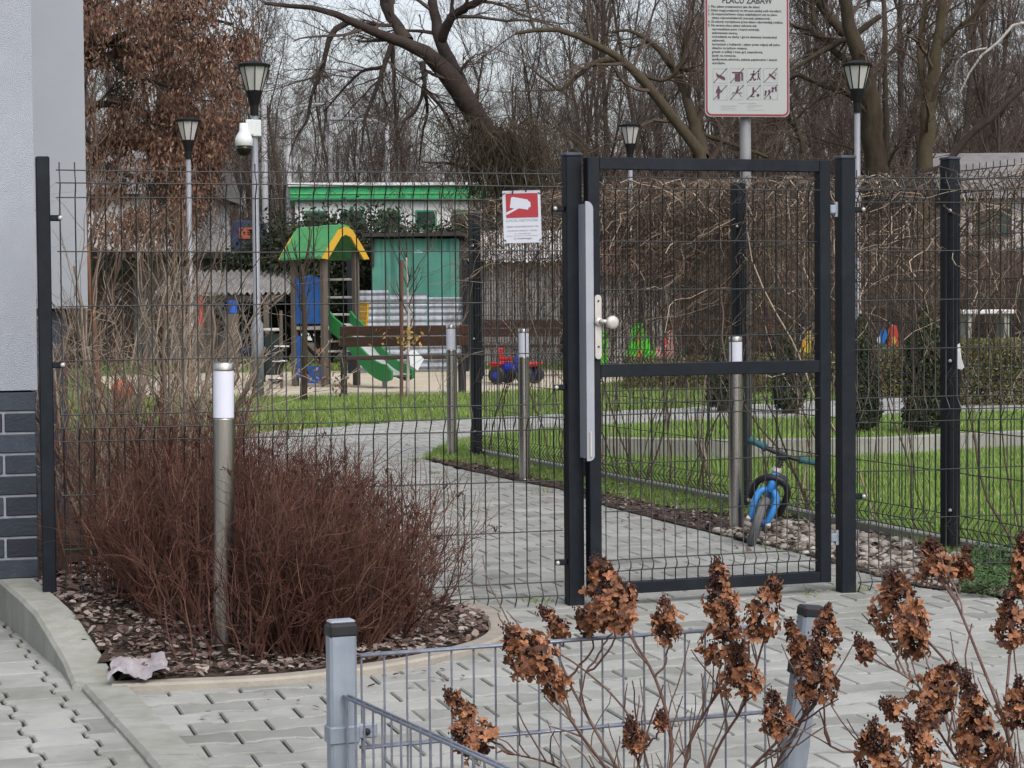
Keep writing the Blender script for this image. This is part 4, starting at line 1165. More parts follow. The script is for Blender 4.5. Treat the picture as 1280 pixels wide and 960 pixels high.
# ================================================================== BALANCE BIKE
def balance_bike():
    c = GX(937, 10.45)
    t = thing('balance_bike', 'blue child balance bike leaning against the mesh fence', 'balance bike', c, rot=(0, math.radians(19), math.radians(-12)))
    # local frame: bike heads towards -y, wheels in the y-z plane
    blue = M('bike_blue', (.035, .20, .55, 1), (.05, .26, .62, 1), 6, .35); dblue = M('bike_dark_blue', (.012, .05, .2, 1), (.02, .07, .26, 1), 6, .4)
    teal = M('bike_grip', (.02, .085, .10, 1), (.03, .11, .13, 1), 20, .7); grey = M('tyre_grey', (.10, .10, .105, 1), (.14, .14, .145, 1), 10, .85)
    R = .125
    ax = ry(PI / 2)
    def wheel(y):
        mb = MB(); prof = [(R - .02 + .022 * math.cos(a), .022 * math.sin(a)) for a in np.linspace(0, 2 * PI, 11)]
        th = 26
        mb.lathe(prof, th, (0, y, R), axis=ax); w = mb.build('wheel', grey, t, smooth=True)
        mb = MB(); mb.lathe([(R - .035, -.010), (R - .025, -.012), (R - .025, .012), (R - .035, .010)], 24, (0, y, R), axis=ax)
        mb.lathe([(0, -.03), (.02, -.03), (.022, 0), (.02, .03), (0, .03)], 12, (0, y, R), axis=ax)
        for k in range(5):
            a = k * 2 * PI / 5 + .3
            mb.tube([(0, y + .018 * math.cos(a), R + .018 * math.sin(a)), (0, y + (R - .03) * math.cos(a), R + (R - .03) * math.sin(a))], [.014, .010], 6)
        mb.build('rim', dblue, w)
    wheel(-.02); wheel(.52)
    # fork legs either side of the front wheel, shroud, stem and bar
    for s in (-1, 1):
        mb = MB(); mb.tube(smooth([(s * .036, -.02, R - .005), (s * .048, -.016, R + .07), (s * .046, -.003, R + .13), (s * .018, .008, R + .165)], 10), [.011, .014, .016, .017, .017, .017, .017, .017, .016, .014], 8); mb.build('fork_leg', blue, t, smooth=True)
        mb = MB(); mb.lathe([(0, -.012), (.012, -.011), (.013, .011), (0, .012)], 8, (s * .05, -.02, R), axis=ax); mb.build('axle_nut', m_alu, t)
    mb = MB()
    mb.tube([(0, .008, R + .15), (0, .035, R + .25)], [.019, .018], 10)
    mb.build('head_tube', blue, t, smooth=True)
    mb = MB(); mb.lathe([(.022, 0), (.025, .006), (.022, .022), (.018, .024)], 12, (0, .036, R + .25)); mb.build('clamp_ring', m_alu, t)
    mb = MB(); mb.tube([(0, .036, R + .26), (0, .052, R + .335)], .014, 8); mb.box((0, .05, R + .335), (.055, .045, .04), bevel=.008); mb.build('stem', m_black, t)
    mb = MB(); mb.tube(smooth([(-.16, .075, R + .352), (-.06, .055, R + .34), (.06, .055, R + .34), (.16, .075, R + .352)], 9), .0105, 8); mb.build('handlebar', m_black, t, smooth=True)
    for s in (-1, 1):
        mb = MB(); mb.tube([(s * .085, .06, R + .343), (s * .10, .064, R + .345), (s * .165, .077, R + .353), (s * .172, .079, R + .354)], [.021, .0155, .016, .024], 10); mb.build('grip', teal, t, smooth=True)
    # carrying strap arch behind the fork
    mb = MB(); mb.tube(smooth([(-.085, .10, R + .09), (-.075, .06, R + .17), (-.03, .02, R + .215), (.04, .02, R + .222), (.085, .05, R + .17), (.075, .10, R + .05)], 14), .017, 8); mb.build('strap', m_black, t, smooth=True)
    mb = MB()
    mb.tube(smooth([(0, .035, R + .2), (0, .14, R + .12), (0, .3, R + .08), (0, .52, R)], 10), .02, 8)
    mb.tube([(0, .33, R + .08), (0, .37, R + .17)], .014, 8); mb.build('frame', blue, t, smooth=True)
    mb = MB(); mb.box((0, .39, R + .185), (.10, .2, .035), bevel=.015); mb.build('seat', m_black, t)
balance_bike()

# ================================================================== LOW FENCE IN FRONT
def low_fence():
    A = P(427, 860, 4.6); A = np.array([A[0], 4.6, 0.0])
    Bp = np.array([0.606, 4.986, 0.0])
    t = thing('low_mesh_fence', 'knee-high galvanised mesh fence with black capped posts around the hydrangeas', 'fence', A, 0)
    d = unit(Bp - A); ang = math.atan2(d[1], d[0]); L = float(np.linalg.norm(Bp - A))
    # posts
    ztop = P(427, 780, 4.6)[2]
    mb = MB(); mb.box((0, 0, ztop / 2 - .03), (.06, .04, ztop + .02), rot=rz(ang + .0), bevel=.006); p = mb.build('fence_post', m_galv, t)
    mb = MB(); mb.box((0, 0, ztop - .012), (.0645, .0445, .03), rot=rz(ang), bevel=.006); q = mb.build('post_cap', m_black, p)
    mb = MB(); mb.box((0, 0, ztop + .006), (.056, .036, .008), rot=rz(ang), bevel=.004); mb.build('cap_top', M('cap_top_grey', (.2, .23, .28, 1), (.3, .32, .36, 1), 20, .5), q)  # top of the black cap in a paler grey
    # clamp bands
    for z in (.285,):
        mb = MB(); mb.box((0, 0, z), (.067, .047, .038), rot=rz(ang), bevel=.003); mb.box(rz(ang) @ np.array([.05, -.01, 0]) + (0, 0, z + .004), (.05, .012, .032), rot=rz(ang), bevel=.003)
        b = mb.build('clamp', m_galv, p)
        mb = MB(); mb.lathe([(0, -.008), (.007, -.007), (.008, .004), (0, .006)], 8, tuple(rz(ang) @ np.array([.05, -.02, 0]) + np.array([0, 0, z + .004])), axis=rx(PI / 2)); mb.build('bolt', m_darkmetal, b)
    # leaning right post
    B = Bp - A
    zt2 = P(985, 757, 4.986)[2]
    lean = np.array(ry(.13)) @ rz(ang)
    mb = MB(); mb.box((0, 0, 0), (.06, .04, .62), rot=rz(ang), bevel=.006)
    mb.v = [v @ ry(.13).T + B + np.array([.048, 0, zt2 - .31]) for v in mb.v]; p2 = mb.build('fence_post', m_galv, t)
    top = B + np.array([.048, 0, zt2 - .31]) + ry(.13) @ np.array([0, 0, .31])
    mb = MB(); mb.box((0, 0, -.012), (.0645, .0445, .028), rot=rz(ang), bevel=.006); mb.v = [v @ ry(.13).T + top for v in mb.v]; mb.build('post_cap', m_black, p2)
    for dz in (-.145, -.42):
        mb = MB(); mb.box((0, 0, dz), (.069, .049, .03), rot=rz(ang), bevel=.003); mb.lathe([(0, -.008), (.008, -.007), (.008, .004), (0, .006)], 8, (-.03, -.026, dz), axis=rx(PI / 2)); mb.v = [v @ ry(.13).T + top for v in mb.v]; mb.build('clamp', m_darkmetal, p2)
    # panel towards the right post
    def panel(u, L, ztop, rows, step, bot, x0=.045, x1=None):
        mb = MB(); x1 = x1 or L - .05
        xs = np.arange(x0, x1 + 1e-4, step)
        n = np.array([-u[1], u[0], 0])
        Pn = np.zeros((len(xs), 2, 3)); Pn[:] = (u[None] * xs[:, None])[:, None]
        Pn[:, 0, 2] = ztop; Pn[:, 1, 2] = bot
        mb.tubes(Pn, .0026, 6)
        H = []
        for r0 in rows:
            for s in (-1, 1):
                H.append([u * (x0 - .004) + n * s * .0062 + (0, 0, ztop - r0 - .002), u * (x1 + .004) + n * s * .0062 + (0, 0, ztop - r0 - .002)])
        mb.tubes(np.array(H), .0036, 8, cap=True)
        mb.build('mesh_panel', m_galv_wire, t, smooth=True)
    panel(d, L, .453, (0, .2, .4), .0515, .03, x1=L - .02)
    d2 = unit(np.array([.31, -.65, 0]))
    panel(d2, 1.4, .372, (0, .2, .34), .05, .02, x0=.03, x1=1.4)
low_fence()
sheet('shrub_bed_soil', [(-.34, 4.6), (.62, 4.97), (2.6, 5.0), (2.6, 3.45), (.2, 3.45)], .02, m_soil)

# ================================================================== HYDRANGEAS
def hydrangea(label, root, D0, heads, stems, seed, bare):
    rng = np.random.default_rng(seed)
    rt = GX(root, D0)
    t = thing('hydrangea_bush', label, 'shrub', rt)
    mbs = MB()
    ends = []
    for i, (x, y, w, h, ang, dd) in enumerate(heads):
        D = D0 + dd
        c = P(x, y, D); k = D / FPX
        W, H = w * k * .9, h * k * .95
        a = math.radians(ang)         # tilt of the panicle from vertical, positive to the right
        ax = unit(np.array([math.sin(a), rng.uniform(-.25, .1), math.cos(a)]))
        basep = c - ax * H * .5
        ends.append((basep, ax, H))
        # florets
        n = int(36 + 5200 * W * H)
        tt = rng.beta(1.05, 1.5, n)
        prof = np.interp(tt, [0, .12, .3, .6, .85, 1], [.55, .95, 1.0, .68, .34, .12])
        q = rng.normal(0, 1, (n, 3)); q = unit(q - (q @ ax)[:, None] * ax)
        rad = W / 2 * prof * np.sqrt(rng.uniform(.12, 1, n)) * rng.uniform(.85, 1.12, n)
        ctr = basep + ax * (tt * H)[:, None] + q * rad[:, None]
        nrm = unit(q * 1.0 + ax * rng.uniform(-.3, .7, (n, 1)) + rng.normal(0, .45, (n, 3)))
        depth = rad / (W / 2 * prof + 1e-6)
        ps = rng.uniform(.0078, .0142, n) * np.interp(W, [.05, .15], [.85, 1.1])
        # each floret: 3-4 petals, each a curled hexagon
        ref = unit(np.cross(nrm, rng.normal(0, 1, (n, 3)))); ref2 = np.cross(nrm, ref)
        V, F, T = [], [], []
        mb = MB()
        base = np.array([(0, 0, 0), (.45, .42, .16), (1.05, .40, .1), (1.35, 0, -.12), (1.05, -.40, .1), (.45, -.42, .16), (.75, 0, .02)])
        tri = np.array([(6, 0, 5), (6, 1, 0), (6, 2, 1), (6, 3, 2), (6, 4, 3), (6, 5, 4)])[:, ::-1]
        npet = 4
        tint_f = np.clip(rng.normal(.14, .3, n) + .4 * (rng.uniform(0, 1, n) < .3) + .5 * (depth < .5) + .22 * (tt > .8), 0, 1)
        for pz in range(npet):
            th = pz * 2 * PI / npet + rng.normal(0, .25, n)
            e1 = ref * np.cos(th)[:, None] + ref2 * np.sin(th)[:, None]
            e2 = np.cross(nrm, e1)
            up = rng.uniform(-.2, .75, n)
            e1b = unit(e1 + nrm * up[:, None]); nb = np.cross(e1b, e2)
            s = ps * rng.uniform(.7, 1.2, n)
            cur = rng.uniform(.1, 1.7, n)
            pv = ctr[:, None] + s[:, None, None] * (e1b[:, None] * base[None, :, :1] + e2[:, None] * base[None, :, 1:2] + nb[:, None] * (base[None, :, 2:] * cur[:, None, None]))
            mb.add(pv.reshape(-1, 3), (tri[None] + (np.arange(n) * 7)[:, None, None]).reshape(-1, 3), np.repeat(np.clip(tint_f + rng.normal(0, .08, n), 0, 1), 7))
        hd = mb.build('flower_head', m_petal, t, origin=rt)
        # dark seed sprays inside and at the tip
        ns = int(26 + 60 * H / .15)
        ts = rng.beta(1.6, .9, ns)
        q = rng.normal(0, 1, (ns, 3)); q = unit(q - (q @ ax)[:, None] * ax)
        pr = np.interp(ts, [0, .3, .7, 1], [.7, .75, .42, .06])
        st = basep + ax * (ts * H * .95)[:, None]
        en = st + q * (W / 2 * pr * rng.uniform(.4, 1, ns))[:, None] + ax * .01
        mb = MB(); mb.tubes(np.stack([st, (st + en) / 2 + rng.normal(0, .002, (ns, 3)), en], 1), np.array([.0012, .0009, .0008])[None], 3)
        for e in range(3):
            pe = en + rng.normal(0, .005, (ns, 3))
            mb.tubes(np.stack([pe - (0, 0, .0028), pe, pe + (0, 0, .0028)], 1), np.array([.0006, .0028, .0006])[None], 4)
        mb.tube([basep - ax * .01, basep + ax * H * .5, basep + ax * H * 1.02], [.0022, .0015, .0008], 4)
        mb.build('seed_spray', m_seed, hd, origin=rt)
    # main stems: polylines through photo points, then each head hangs on the nearest
    lines = []
    for ln, dd, r in stems:
        pts = np.array([P(x, y, D0 + dd * i / max(1, len(ln) - 1)) for i, (x, y) in enumerate(ln)])
        pts = np.concatenate([[rt + rng.normal(0, .05, 3) * (1, 1, 0)], pts])
        s = smooth(pts, 18)
        lines.append(s)
        mbs.tubes(s[None], np.linspace(r * 1.0, r * .55, 18)[None], 6, tint=float(rng.uniform(0, .5)))
    for b, ax, H in ends:
        best = None
        for s in lines:
            dd = np.linalg.norm(s - b, axis=1) + .9 * np.maximum(0, s[:, 2] - b[2] + .10)
            i = int(np.argmin(dd[3:])) + 3
            if best is None or dd[i] < best[0]: best = (dd[i], s[i])
        st = best[1]
        ctrl = b - ax * (.35 * np.linalg.norm(b - st))
        u = np.linspace(0, 1, 10)[:, None]
        crv = (1 - u) ** 2 * st + 2 * u * (1 - u) * ctrl + u * u * b
        crv[1:-1] += rng.normal(0, .0025, (8, 3))
        mbs.tubes(crv[None], np.linspace(.0027, .0018, 10)[None], 6, tint=float(rng.uniform(0, .4)))
    # bare side twigs
    ps, ds, rs = [], [], []
    for s in lines:
        p0, d0, r0 = sprout(s[None], np.full((1, 18), .003), bare, ang=(.35, .9), tmin=.25)
        ps.append(p0); ds.append(d0)
    p0, d0 = np.concatenate(ps), np.concatenate(ds)
    d0[:, 2] = np.abs(d0[:, 2]) + .3
    a, b = grow(p0, d0, rng.uniform(.06, .2, len(p0)), rng.uniform(.0016, .0026, len(p0)), 6, .12, .05, .6, rng)
    mbs.tubes(a, b, 5, tint=rng.uniform(0, .9, len(a)))
    mbs.build('stems', m_hstem, t, origin=rt, smooth=True)

left_heads = [(757, 742, 78, 96, -14, 0), (778, 760, 50, 60, 25, .05), (655, 812, 80, 74, -38, -.1), (690, 848, 46, 60, -25, -.05), (691, 778, 30, 46, -40, .1), (833, 776, 46, 56, -8, .05),
              (898, 735, 52, 78, -3, .1), (905, 790, 66, 84, 5, 0), (955, 760, 56, 90, 22, -.1), (925, 838, 62, 64, -10, -.05), (793, 920, 34, 44, -15, -.2), (590, 922, 66, 52, -62, -.15), (573, 882, 34, 48, -35, -.1), (732, 778, 30, 30, -30, .1),
              (1030, 792, 46, 74, 8, -.1), (1018, 845, 66, 70, 0, -.15), (970, 892, 46, 60, -12, -.25), (826, 902, 16, 18, 0, -.2), (995, 800, 34, 50, -20, 0)]
left_stems = [([(800, 1010), (760, 940), (715, 860), (690, 800)], .1, .0045), ([(790, 1000), (735, 930), (700, 880)], -.1, .004), ([(830, 1010), (840, 930), (820, 850), (785, 790)], .1, .005), ([(850, 1010), (862, 930), (888, 880), (915, 845)], .1, .0045),
              ([(860, 1020), (900, 930), (930, 880), (955, 800)], -.05, .004), ([(900, 1020), (940, 960), (1000, 900), (1020, 880)], -.2, .0045), ([(780, 1020), (700, 960), (630, 940)], -.2, .0035), ([(840, 1030), (800, 960), (795, 930)], -.2, .003),
              ([(930, 1020), (985, 930), (1020, 860)], -.1, .004), ([(820, 1000), (790, 900), (720, 830), (640, 790)], .05, .0032)]
right_heads = [(1120, 752, 84, 80, -5, 0), (1142, 795, 56, 56, 18, .05), (1172, 860, 78, 72, 40, -.1), (1170, 700, 60, 52, -18, .2), (1205, 705, 30, 36, 10, .2), (1262, 775, 50, 70, -4, .1), (1278, 705, 36, 76, 0, .2), (1096, 932, 76, 66, -8, -.3),
               (1152, 930, 48, 78, -32, -.25), (1222, 920, 84, 84, -4, -.2), (1212, 870, 34, 60, -14, -.2), (1080, 812, 24, 26, -30, 0), (1116, 884, 34, 26, -60, -.1), (1158, 898, 28, 26, -10, -.15), (1270, 880, 50, 60, 10, -.3)]
right_stems = [([(1255, 1010), (1235, 930), (1200, 850), (1150, 790)], .1, .0045), ([(1260, 1020), (1262, 930), (1215, 800), (1185, 730)], .2, .0045), ([(1270, 1020), (1258, 900), (1262, 820)], .1, .005), ([(1240, 1020), (1190, 940), (1165, 900)], -.1, .004),
               ([(1215, 1020), (1130, 960), (1100, 970)], -.3, .004), ([(1250, 1030), (1220, 970)], -.2, .0045), ([(1120, 960), (1040, 935), (1030, 880)], -.1, .0035), ([(1280, 1020), (1290, 850), (1280, 760)], .2, .004), ([(1240, 1010), (1160, 870), (1085, 820)], 0, .003)]
hydrangea('dried hydrangea with orange-brown flower heads spread across the low mesh fence', 840, 4.72, left_heads, left_stems, 31, 10)
hydrangea('dried hydrangea with fuller flower heads growing right of the leaning low post', 1245, 4.3, right_heads, right_stems, 37, 8)

# ================================================================== RED-BROWN SHRUBS IN THE BED
def spirea(px, py, n, Lr, spread, seed, label):
    rng = np.random.default_rng(seed)
    g = G(px, py); g[2] = bed_z(g[0], g[1])
    t = thing('deciduous_shrub', label, 'shrub', g, group='red-brown shrubs in the planting bed')
    a = rng.uniform(0, 2 * PI, n); r = .17 * np.sqrt(rng.uniform(0, 1, n))
    P0 = g + np.stack([r * np.cos(a), r * np.sin(a), 0 * a], 1)
    lean = spread * np.sqrt(rng.uniform(0, 1, n))
    az = a + rng.normal(0, .5, n)
    D0 = np.stack([np.sin(lean) * np.cos(az), np.sin(lean) * np.sin(az), np.cos(lean)], 1)
    L = (Lr[0] + (Lr[1] - Lr[0]) * rng.beta(1.6, 1.3, n)) * (1 - .12 * lean)
    p1, r1 = grow(P0, D0, L, np.where(rng.uniform(0, 1, n) < .15, rng.uniform(.0036, .0055, n), rng.uniform(.0017, .0034, n)), 10, .14, .04, .42, rng)
    pxs = 640 + FPX * p1[..., 0] / p1[..., 1]
    keep = ~(((pxs > 262) & (pxs < 300) & (p1[..., 1] < 7.42)).any(1)) | (rng.uniform(0, 1, n) < .10)
    p1, r1 = p1[keep], r1[keep]; n = len(p1)
    mb = MB(); mb.tubes(p1, r1, 4, tint=np.where(rng.uniform(0, 1, n) < .14, rng.uniform(.3, 1, n), rng.uniform(0, .3, n)))
    p, d, rr = sprout(p1, r1, 10, (.35, 1.1), .2, .99, rng)
    d[:, 2] += .15
    m = len(p)
    p2, r2 = grow(p, d, rng.uniform(.05, .20, m), np.minimum(rr * .75, .0016), 5, .2, .04, .55, rng)
    mb.tubes(p2, r2, 3, tint=np.where(rng.uniform(0, 1, m) < .08, rng.uniform(.3, 1, m), rng.uniform(0, .3, m)))
    # withered seed heads on the tips
    k = 34
    sel = rng.integers(0, n, k)
    tips = p1[sel, -1]
    for j in range(7):
        q = tips + rng.normal(0, .009, (k, 3)) * (1.6, 1.6, .6)
        mb.tubes(np.stack([tips - (0, 0, .02), (tips + q) / 2, q], 1), np.array([.0012, .001, .001])[None], 3)
        mb.tubes(np.stack([q - (0, 0, .003), q, q + (0, 0, .003)], 1), np.array([.001, .0032, .001])[None], 4)
    mb.build('stems', m_red_twig, t, origin=g)
spirea(322, 822, 190, (.36, .74), .55, 101, 'dense red-brown shrub around the foot of the steel bollard light')
spirea(232, 800, 170, (.34, .70), .42, 102, 'red-brown shrub between the kerb and the steel bollard light')
spirea(368, 824, 170, (.34, .66), .6, 103, 'red-brown shrub right of the steel bollard light, left of the black capped post')
spirea(412, 816, 150, (.30, .60), .62, 104, 'red-brown shrub directly behind the black capped galvanised post')
spirea(478, 800, 90, (.30, .62), .72, 109, 'sparse dark-tipped shrub at the curved end of the bed, nearest the gate')
spirea(276, 836, 26, (.2, .5), .6, 111, 'few thin twigs sprouting in front of the steel bollard light foot')
spirea(186, 784, 80, (.22, .46), .4, 105, 'low red-brown shrub close to the brick plinth')
spirea(318, 776, 220, (.46, .76), .5, 106, 'red-brown shrub behind the steel bollard light against the mesh')
spirea(388, 768, 190, (.42, .68), .5, 107, 'red-brown shrub against the mesh halfway along the fence')
spirea(250, 762, 220, (.50, .84), .45, 108, 'red-brown shrub pressed between bollard light and mesh near the building')
spirea(446, 764, 110, (.34, .60), .6, 110, 'thin red-brown shrub against the mesh towards the gate post')

# bare grey shrubs behind the fence by the building
def bare_shrub(px, D, n, Lr, spread, seed, label, rad=(.006, .014), mat=None, subs=(5, 5), wob=.12, grav=.05):
    rng = np.random.default_rng(seed)
    g = GX(px, D); g[2] = .05
    t = thing('bare_shrub', label, 'shrub', g)
    a = rng.uniform(0, 2 * PI, n); r = .10 * np.sqrt(rng.uniform(0, 1, n))
    P0 = g + np.stack([r * np.cos(a), r * np.sin(a), 0 * a - .05], 1)
    lean = spread * rng.uniform(.1, 1, n); az = a + rng.normal(0, .6, n)
    D0 = np.stack([np.sin(lean) * np.cos(az), np.sin(lean) * np.sin(az), np.cos(lean)], 1)
    p1, r1 = grow(P0, D0, rng.uniform(*Lr, n), rng.uniform(*rad, n), 9, wob, grav, .4, rng)
    mb = MB(); mb.tubes(p1, r1, 6, tint=rng.uniform(0, .8, n)); mb.build('main_stems', mat or m_grey_twig, t, origin=g, smooth=True)
    mb = MB()
    p, d, rr = sprout(p1, r1, subs[0], (.35, .95), .2, .95, rng); d[:, 2] += .2
    p2, r2 = grow(p, d, rng.uniform(.15, .55, len(p)), np.minimum(rr * .6, .005), 6, .16, .03, .45, rng)
    mb.tubes(p2, r2, 4, tint=rng.uniform(0, .9, len(p)))
    p, d, rr = sprout(p2, r2, subs[1], (.35, .95), .2, .98, rng)
    p3, r3 = grow(p, d, rng.uniform(.06, .25, len(p)), np.minimum(rr * .7, .0024), 4, .16, .02, .5, rng)
    mb.tubes(p3, r3, 3, tint=rng.uniform(0, .9, len(p)))
    mb.build('twigs', mat or m_grey_twig, t, origin=g)
bare_shrub(95, 8.6, 9, (.7, 1.35), .32, 201, 'thin reddish bare shrub squeezed between the building and the mesh', (.003, .006), m_red_twig, (7, 4))
bare_shrub(128, 9.4, 9, (.8, 1.5), .35, 202, 'pale grey bare shrub with crooked stems behind the fence, nearest the building', subs=(7, 5))
bare_shrub(165, 10.2, 10, (.8, 1.6), .4, 203, 'tangled grey-brown shrub behind the fence below the garden shed', subs=(7, 5))
bare_shrub(205, 9.2, 9, (.7, 1.25), .5, 204, 'bare shrub with thick pale forked stems left of the steel bollard light', (.008, .016), subs=(6, 5))
bare_shrub(240, 10.8, 7, (.6, 1.05), .4, 205, 'olive-grey bare shrub behind the fence just left of the bollard head', subs=(6, 5))
bare_shrub(146, 9.1, 9, (.8, 1.45), .45, 206, 'cream-stemmed bare shrub directly behind the mesh near the brick plinth', (.005, .012), subs=(7, 5), wob=.2)
bare_shrub(218, 11.8, 7, (.7, 1.25), .4, 207, 'bare shrub with arching pale twigs in front of the orange trunk', (.005, .012), subs=(7, 5), wob=.2)
bare_shrub(185, 12.4, 10, (.9, 1.45), .4, 208, 'tallest thin bare shrub between the orange-barked young trees', (.004, .01), subs=(7, 5))
def orange_stem(px, D, px2, h, label, r=.03):
    g = GX(px, D); top = P(px2, h, D)
    t = thing('young_tree', label, 'tree', g)
    pts = smooth([g - (0, 0, .05), g * .6 + top * .4 + (.03, 0, 0), top], 14)
    mb = MB(); mb.tube(pts, np.linspace(r, r * .45, 14), 8); mb.build('trunk', m_orange_bark, t, origin=g, smooth=True)
    p, d, rr = sprout(pts[None], np.linspace(r, r * .45, 14)[None], 16, (.35, .8), .45, 1.0); d[:, 2] += .5
    p2, r2 = grow(p, d, RNG.uniform(.5, 1.1, len(p)), np.minimum(rr * .5, .009), 7, .08, .05, .35)
    mb = MB(); mb.tubes(p2, r2, 4); q, d, rr = sprout(p2, r2, 6, (.3, .8)); p3, r3 = grow(q, d, RNG.uniform(.12, .4, len(q)), np.minimum(rr * .6, .004), 4, .1, .03); mb.tubes(p3, r3, 3)
    mb.build('crown', m_grey_twig, t, origin=g)
orange_stem(118, 12.5, 108, 305, 'young tree with orange-brown trunk just right of the building wall', .034)
orange_stem(232, 14.5, 232, 372, 'young tree with orange-brown trunk below the lean-to roof', .03)
orange_stem(188, 13.0, 205, 375, 'slanting young tree with pale trunk between the bare shrubs', .03)

# landscaping fabric lying by the kerb
def fabric():
    mb = MB(); rng = np.random.default_rng(8)
    a, b = G(138, 856, .03), G(212, 850, .03); c, d = G(205, 826, .05), G(140, 834, .05)
    nu, nv = 16, 8
    V = []
    for i in range(nu + 1):
        for j in range(nv + 1):
            u, v = i / nu, j / nv
            p = (a * (1 - u) + b * u) * (1 - v) + (d * (1 - u) + c * u) * v
            e = .018 * math.sin(u * 9 + v * 3) * math.sin(v * 5 + .8) + rng.normal(0, .004)
            V.append(p + np.array([rng.normal(0, .004), rng.normal(0, .006), e + .022]))
    I = lambda i, j: i * (nv + 1) + j
    mb.add(V, [[I(i, j), I(i + 1, j), I(i + 1, j + 1), I(i, j + 1)] for i in range(nu) for j in range(nv)])
    o = mb.build('weed_fabric', M('weed_fabric_grey', (.26, .23, .25, 1), (.38, .35, .37, 1), 14, .9, bump=.2, bscale=90), smooth=True)
    tag(o, 'crumpled pale grey weed fabric showing at the edge of the bed by the kerb', 'fabric')
fabric()

# ================================================================== VINES ON THE SECOND FENCE
def vines(i, x0, x1, n, seed, label, hang):
    rng = np.random.default_rng(seed)
    g = FA + UF2 * ((x0 + x1) / 2)
    NF2 = np.array([-UF2[1], UF2[0], 0])
    t = thing('climbing_vine', label, 'vine', g)
    # upright hanging stems
    m = hang
    xs = rng.uniform(x0, x1, m)
    P0 = FA + UF2 * xs[:, None] + NF2 * rng.normal(.14, .05, (m, 1)); P0[:, 2] = 0
    p1, r1 = grow(P0, np.tile([0, 0, 1.], (m, 1)) + rng.normal(0, .18, (m, 3)), rng.uniform(.8, 1.8, m), rng.uniform(.003, .0075, m), 12, .12, .07, .5, rng)
    mb = MB(); mb.tubes(p1, r1, 5, tint=np.where(rng.uniform(0, 1, m) < .3, rng.uniform(.3, 1, m), rng.uniform(0, .2, m))); mb.build('main_stems', m_vine, t, origin=g)
    # the thatch along the top
    xs = rng.uniform(x0, x1, n)
    zc = 1.38 + .54 * rng.beta(1.6, 1.1, n) - .6 * (rng.uniform(0, 1, n) < .10)
    P0 = FA + UF2 * xs[:, None] + NF2 * rng.normal(.16, .07, (n, 1)); P0[:, 2] = zc
    dirs = np.stack([rng.normal(0, 1, n), rng.normal(0, .35, n), rng.normal(-.1, .55, n)], 1)
    Dw = UF2 * dirs[:, :1] + NF2 * dirs[:, 1:2] + np.array([0, 0, 1]) * dirs[:, 2:]
    P0[:, 2] -= .13 * np.clip((xs - 2.2) / 4.4, 0, 1)
    p2, r2 = grow(P0, Dw, rng.uniform(.25, .8, n), rng.uniform(.0018, .0046, n), 9, .38, -.05, .5, rng)
    zc_ = 1.97 - .17 * np.clip((((p2 - FA) @ UF2) - 2.2) / 4.4, 0, 1)
    p2[:, :, 2] = np.where(p2[:, :, 2] > zc_, zc_ - .5 * (p2[:, :, 2] - zc_), p2[:, :, 2])
    mb = MB(); mb.tubes(p2, r2, 4, tint=np.where(rng.uniform(0, 1, n) < .30, rng.uniform(.3, 1, n), rng.uniform(0, .2, n)))
    k = int(n * .42)
    xs = rng.uniform(x0, x1, k); P0 = FA + UF2 * xs[:, None] + NF2 * rng.normal(.14, .05, (k, 1)); P0[:, 2] = rng.uniform(1.2, 1.85, k)
    p3, r3 = grow(P0, np.tile([0, 0, -1.], (k, 1)) + rng.normal(0, .3, (k, 3)), rng.uniform(.3, 1.1, k), rng.uniform(.0014, .0028, k), 8, .16, -.06, .6, rng)
    mb.tubes(p3, r3, 3, tint=np.where(rng.uniform(0, 1, k) < .12, rng.uniform(.3, 1, k), rng.uniform(0, .2, k)))
    mb.build('tangle', m_vine, t, origin=g)
vines(0, -.5, 2.2, 420, 301, 'dry vine tangle on the far third of the long fence near the camera sign', 14)
vines(1, 2.1, 4.45, 900, 302, 'dense dry vine tangle on the fence seen through the gate', 26)
vines(2, 4.3, 7.6, 420, 303, 'dry vine tangle on the long fence around the right corner post', 20)

# ================================================================== CYPRESSES, HEDGES, EVERGREENS
def leafy(name, label, cat, base, shape, n, leaf, mat, seed, trunk=(.03, .5), group=None, parts='foliage', up=0.0, tintp=.2, trunkmat=None):
    """a plant of many leaf sized faces; shape(rng, n) gives points relative to the base"""
    rng = np.random.default_rng(seed)
    t = thing(name, label, cat, base, group=group)
    c = shape(rng, n)
    d = unit(rng.normal(0, 1, (n, 3)) + np.array([0, 0, up]))
    q = unit(np.cross(d, rng.normal(0, 1, (n, 3))))
    s = leaf * rng.uniform(.6, 1.4, n)
    V = np.stack([c - d * s[:, None], c + q * s[:, None] * .4, c + d * s[:, None], c - q * s[:, None] * .4], 1)
    mb = MB(); mb.add(V.reshape(-1, 3), np.arange(4 * n).reshape(n, 4), np.repeat(np.where(rng.uniform(0, 1, n) < tintp, rng.uniform(.3, 1, n), 0), 4))
    mb.build(parts, mat, t)
    mb = MB()
    m = 14
    p1, r1 = grow(np.tile([0, 0, 0.], (m, 1)) + rng.normal(0, .03, (m, 3)) * (1, 1, 0), np.tile([0, 0, 1.], (m, 1)) + rng.normal(0, trunk[1], (m, 3)) * (1, 1, .2), np.abs(c[:, 2]).max() * rng.uniform(.5, .85, m), trunk[0] * rng.uniform(.4, 1, m), 6, .12, .05, .3, rng)
    mb.tubes(p1, r1, 5); mb.build('stems', trunkmat or m_bark, t)
    return t
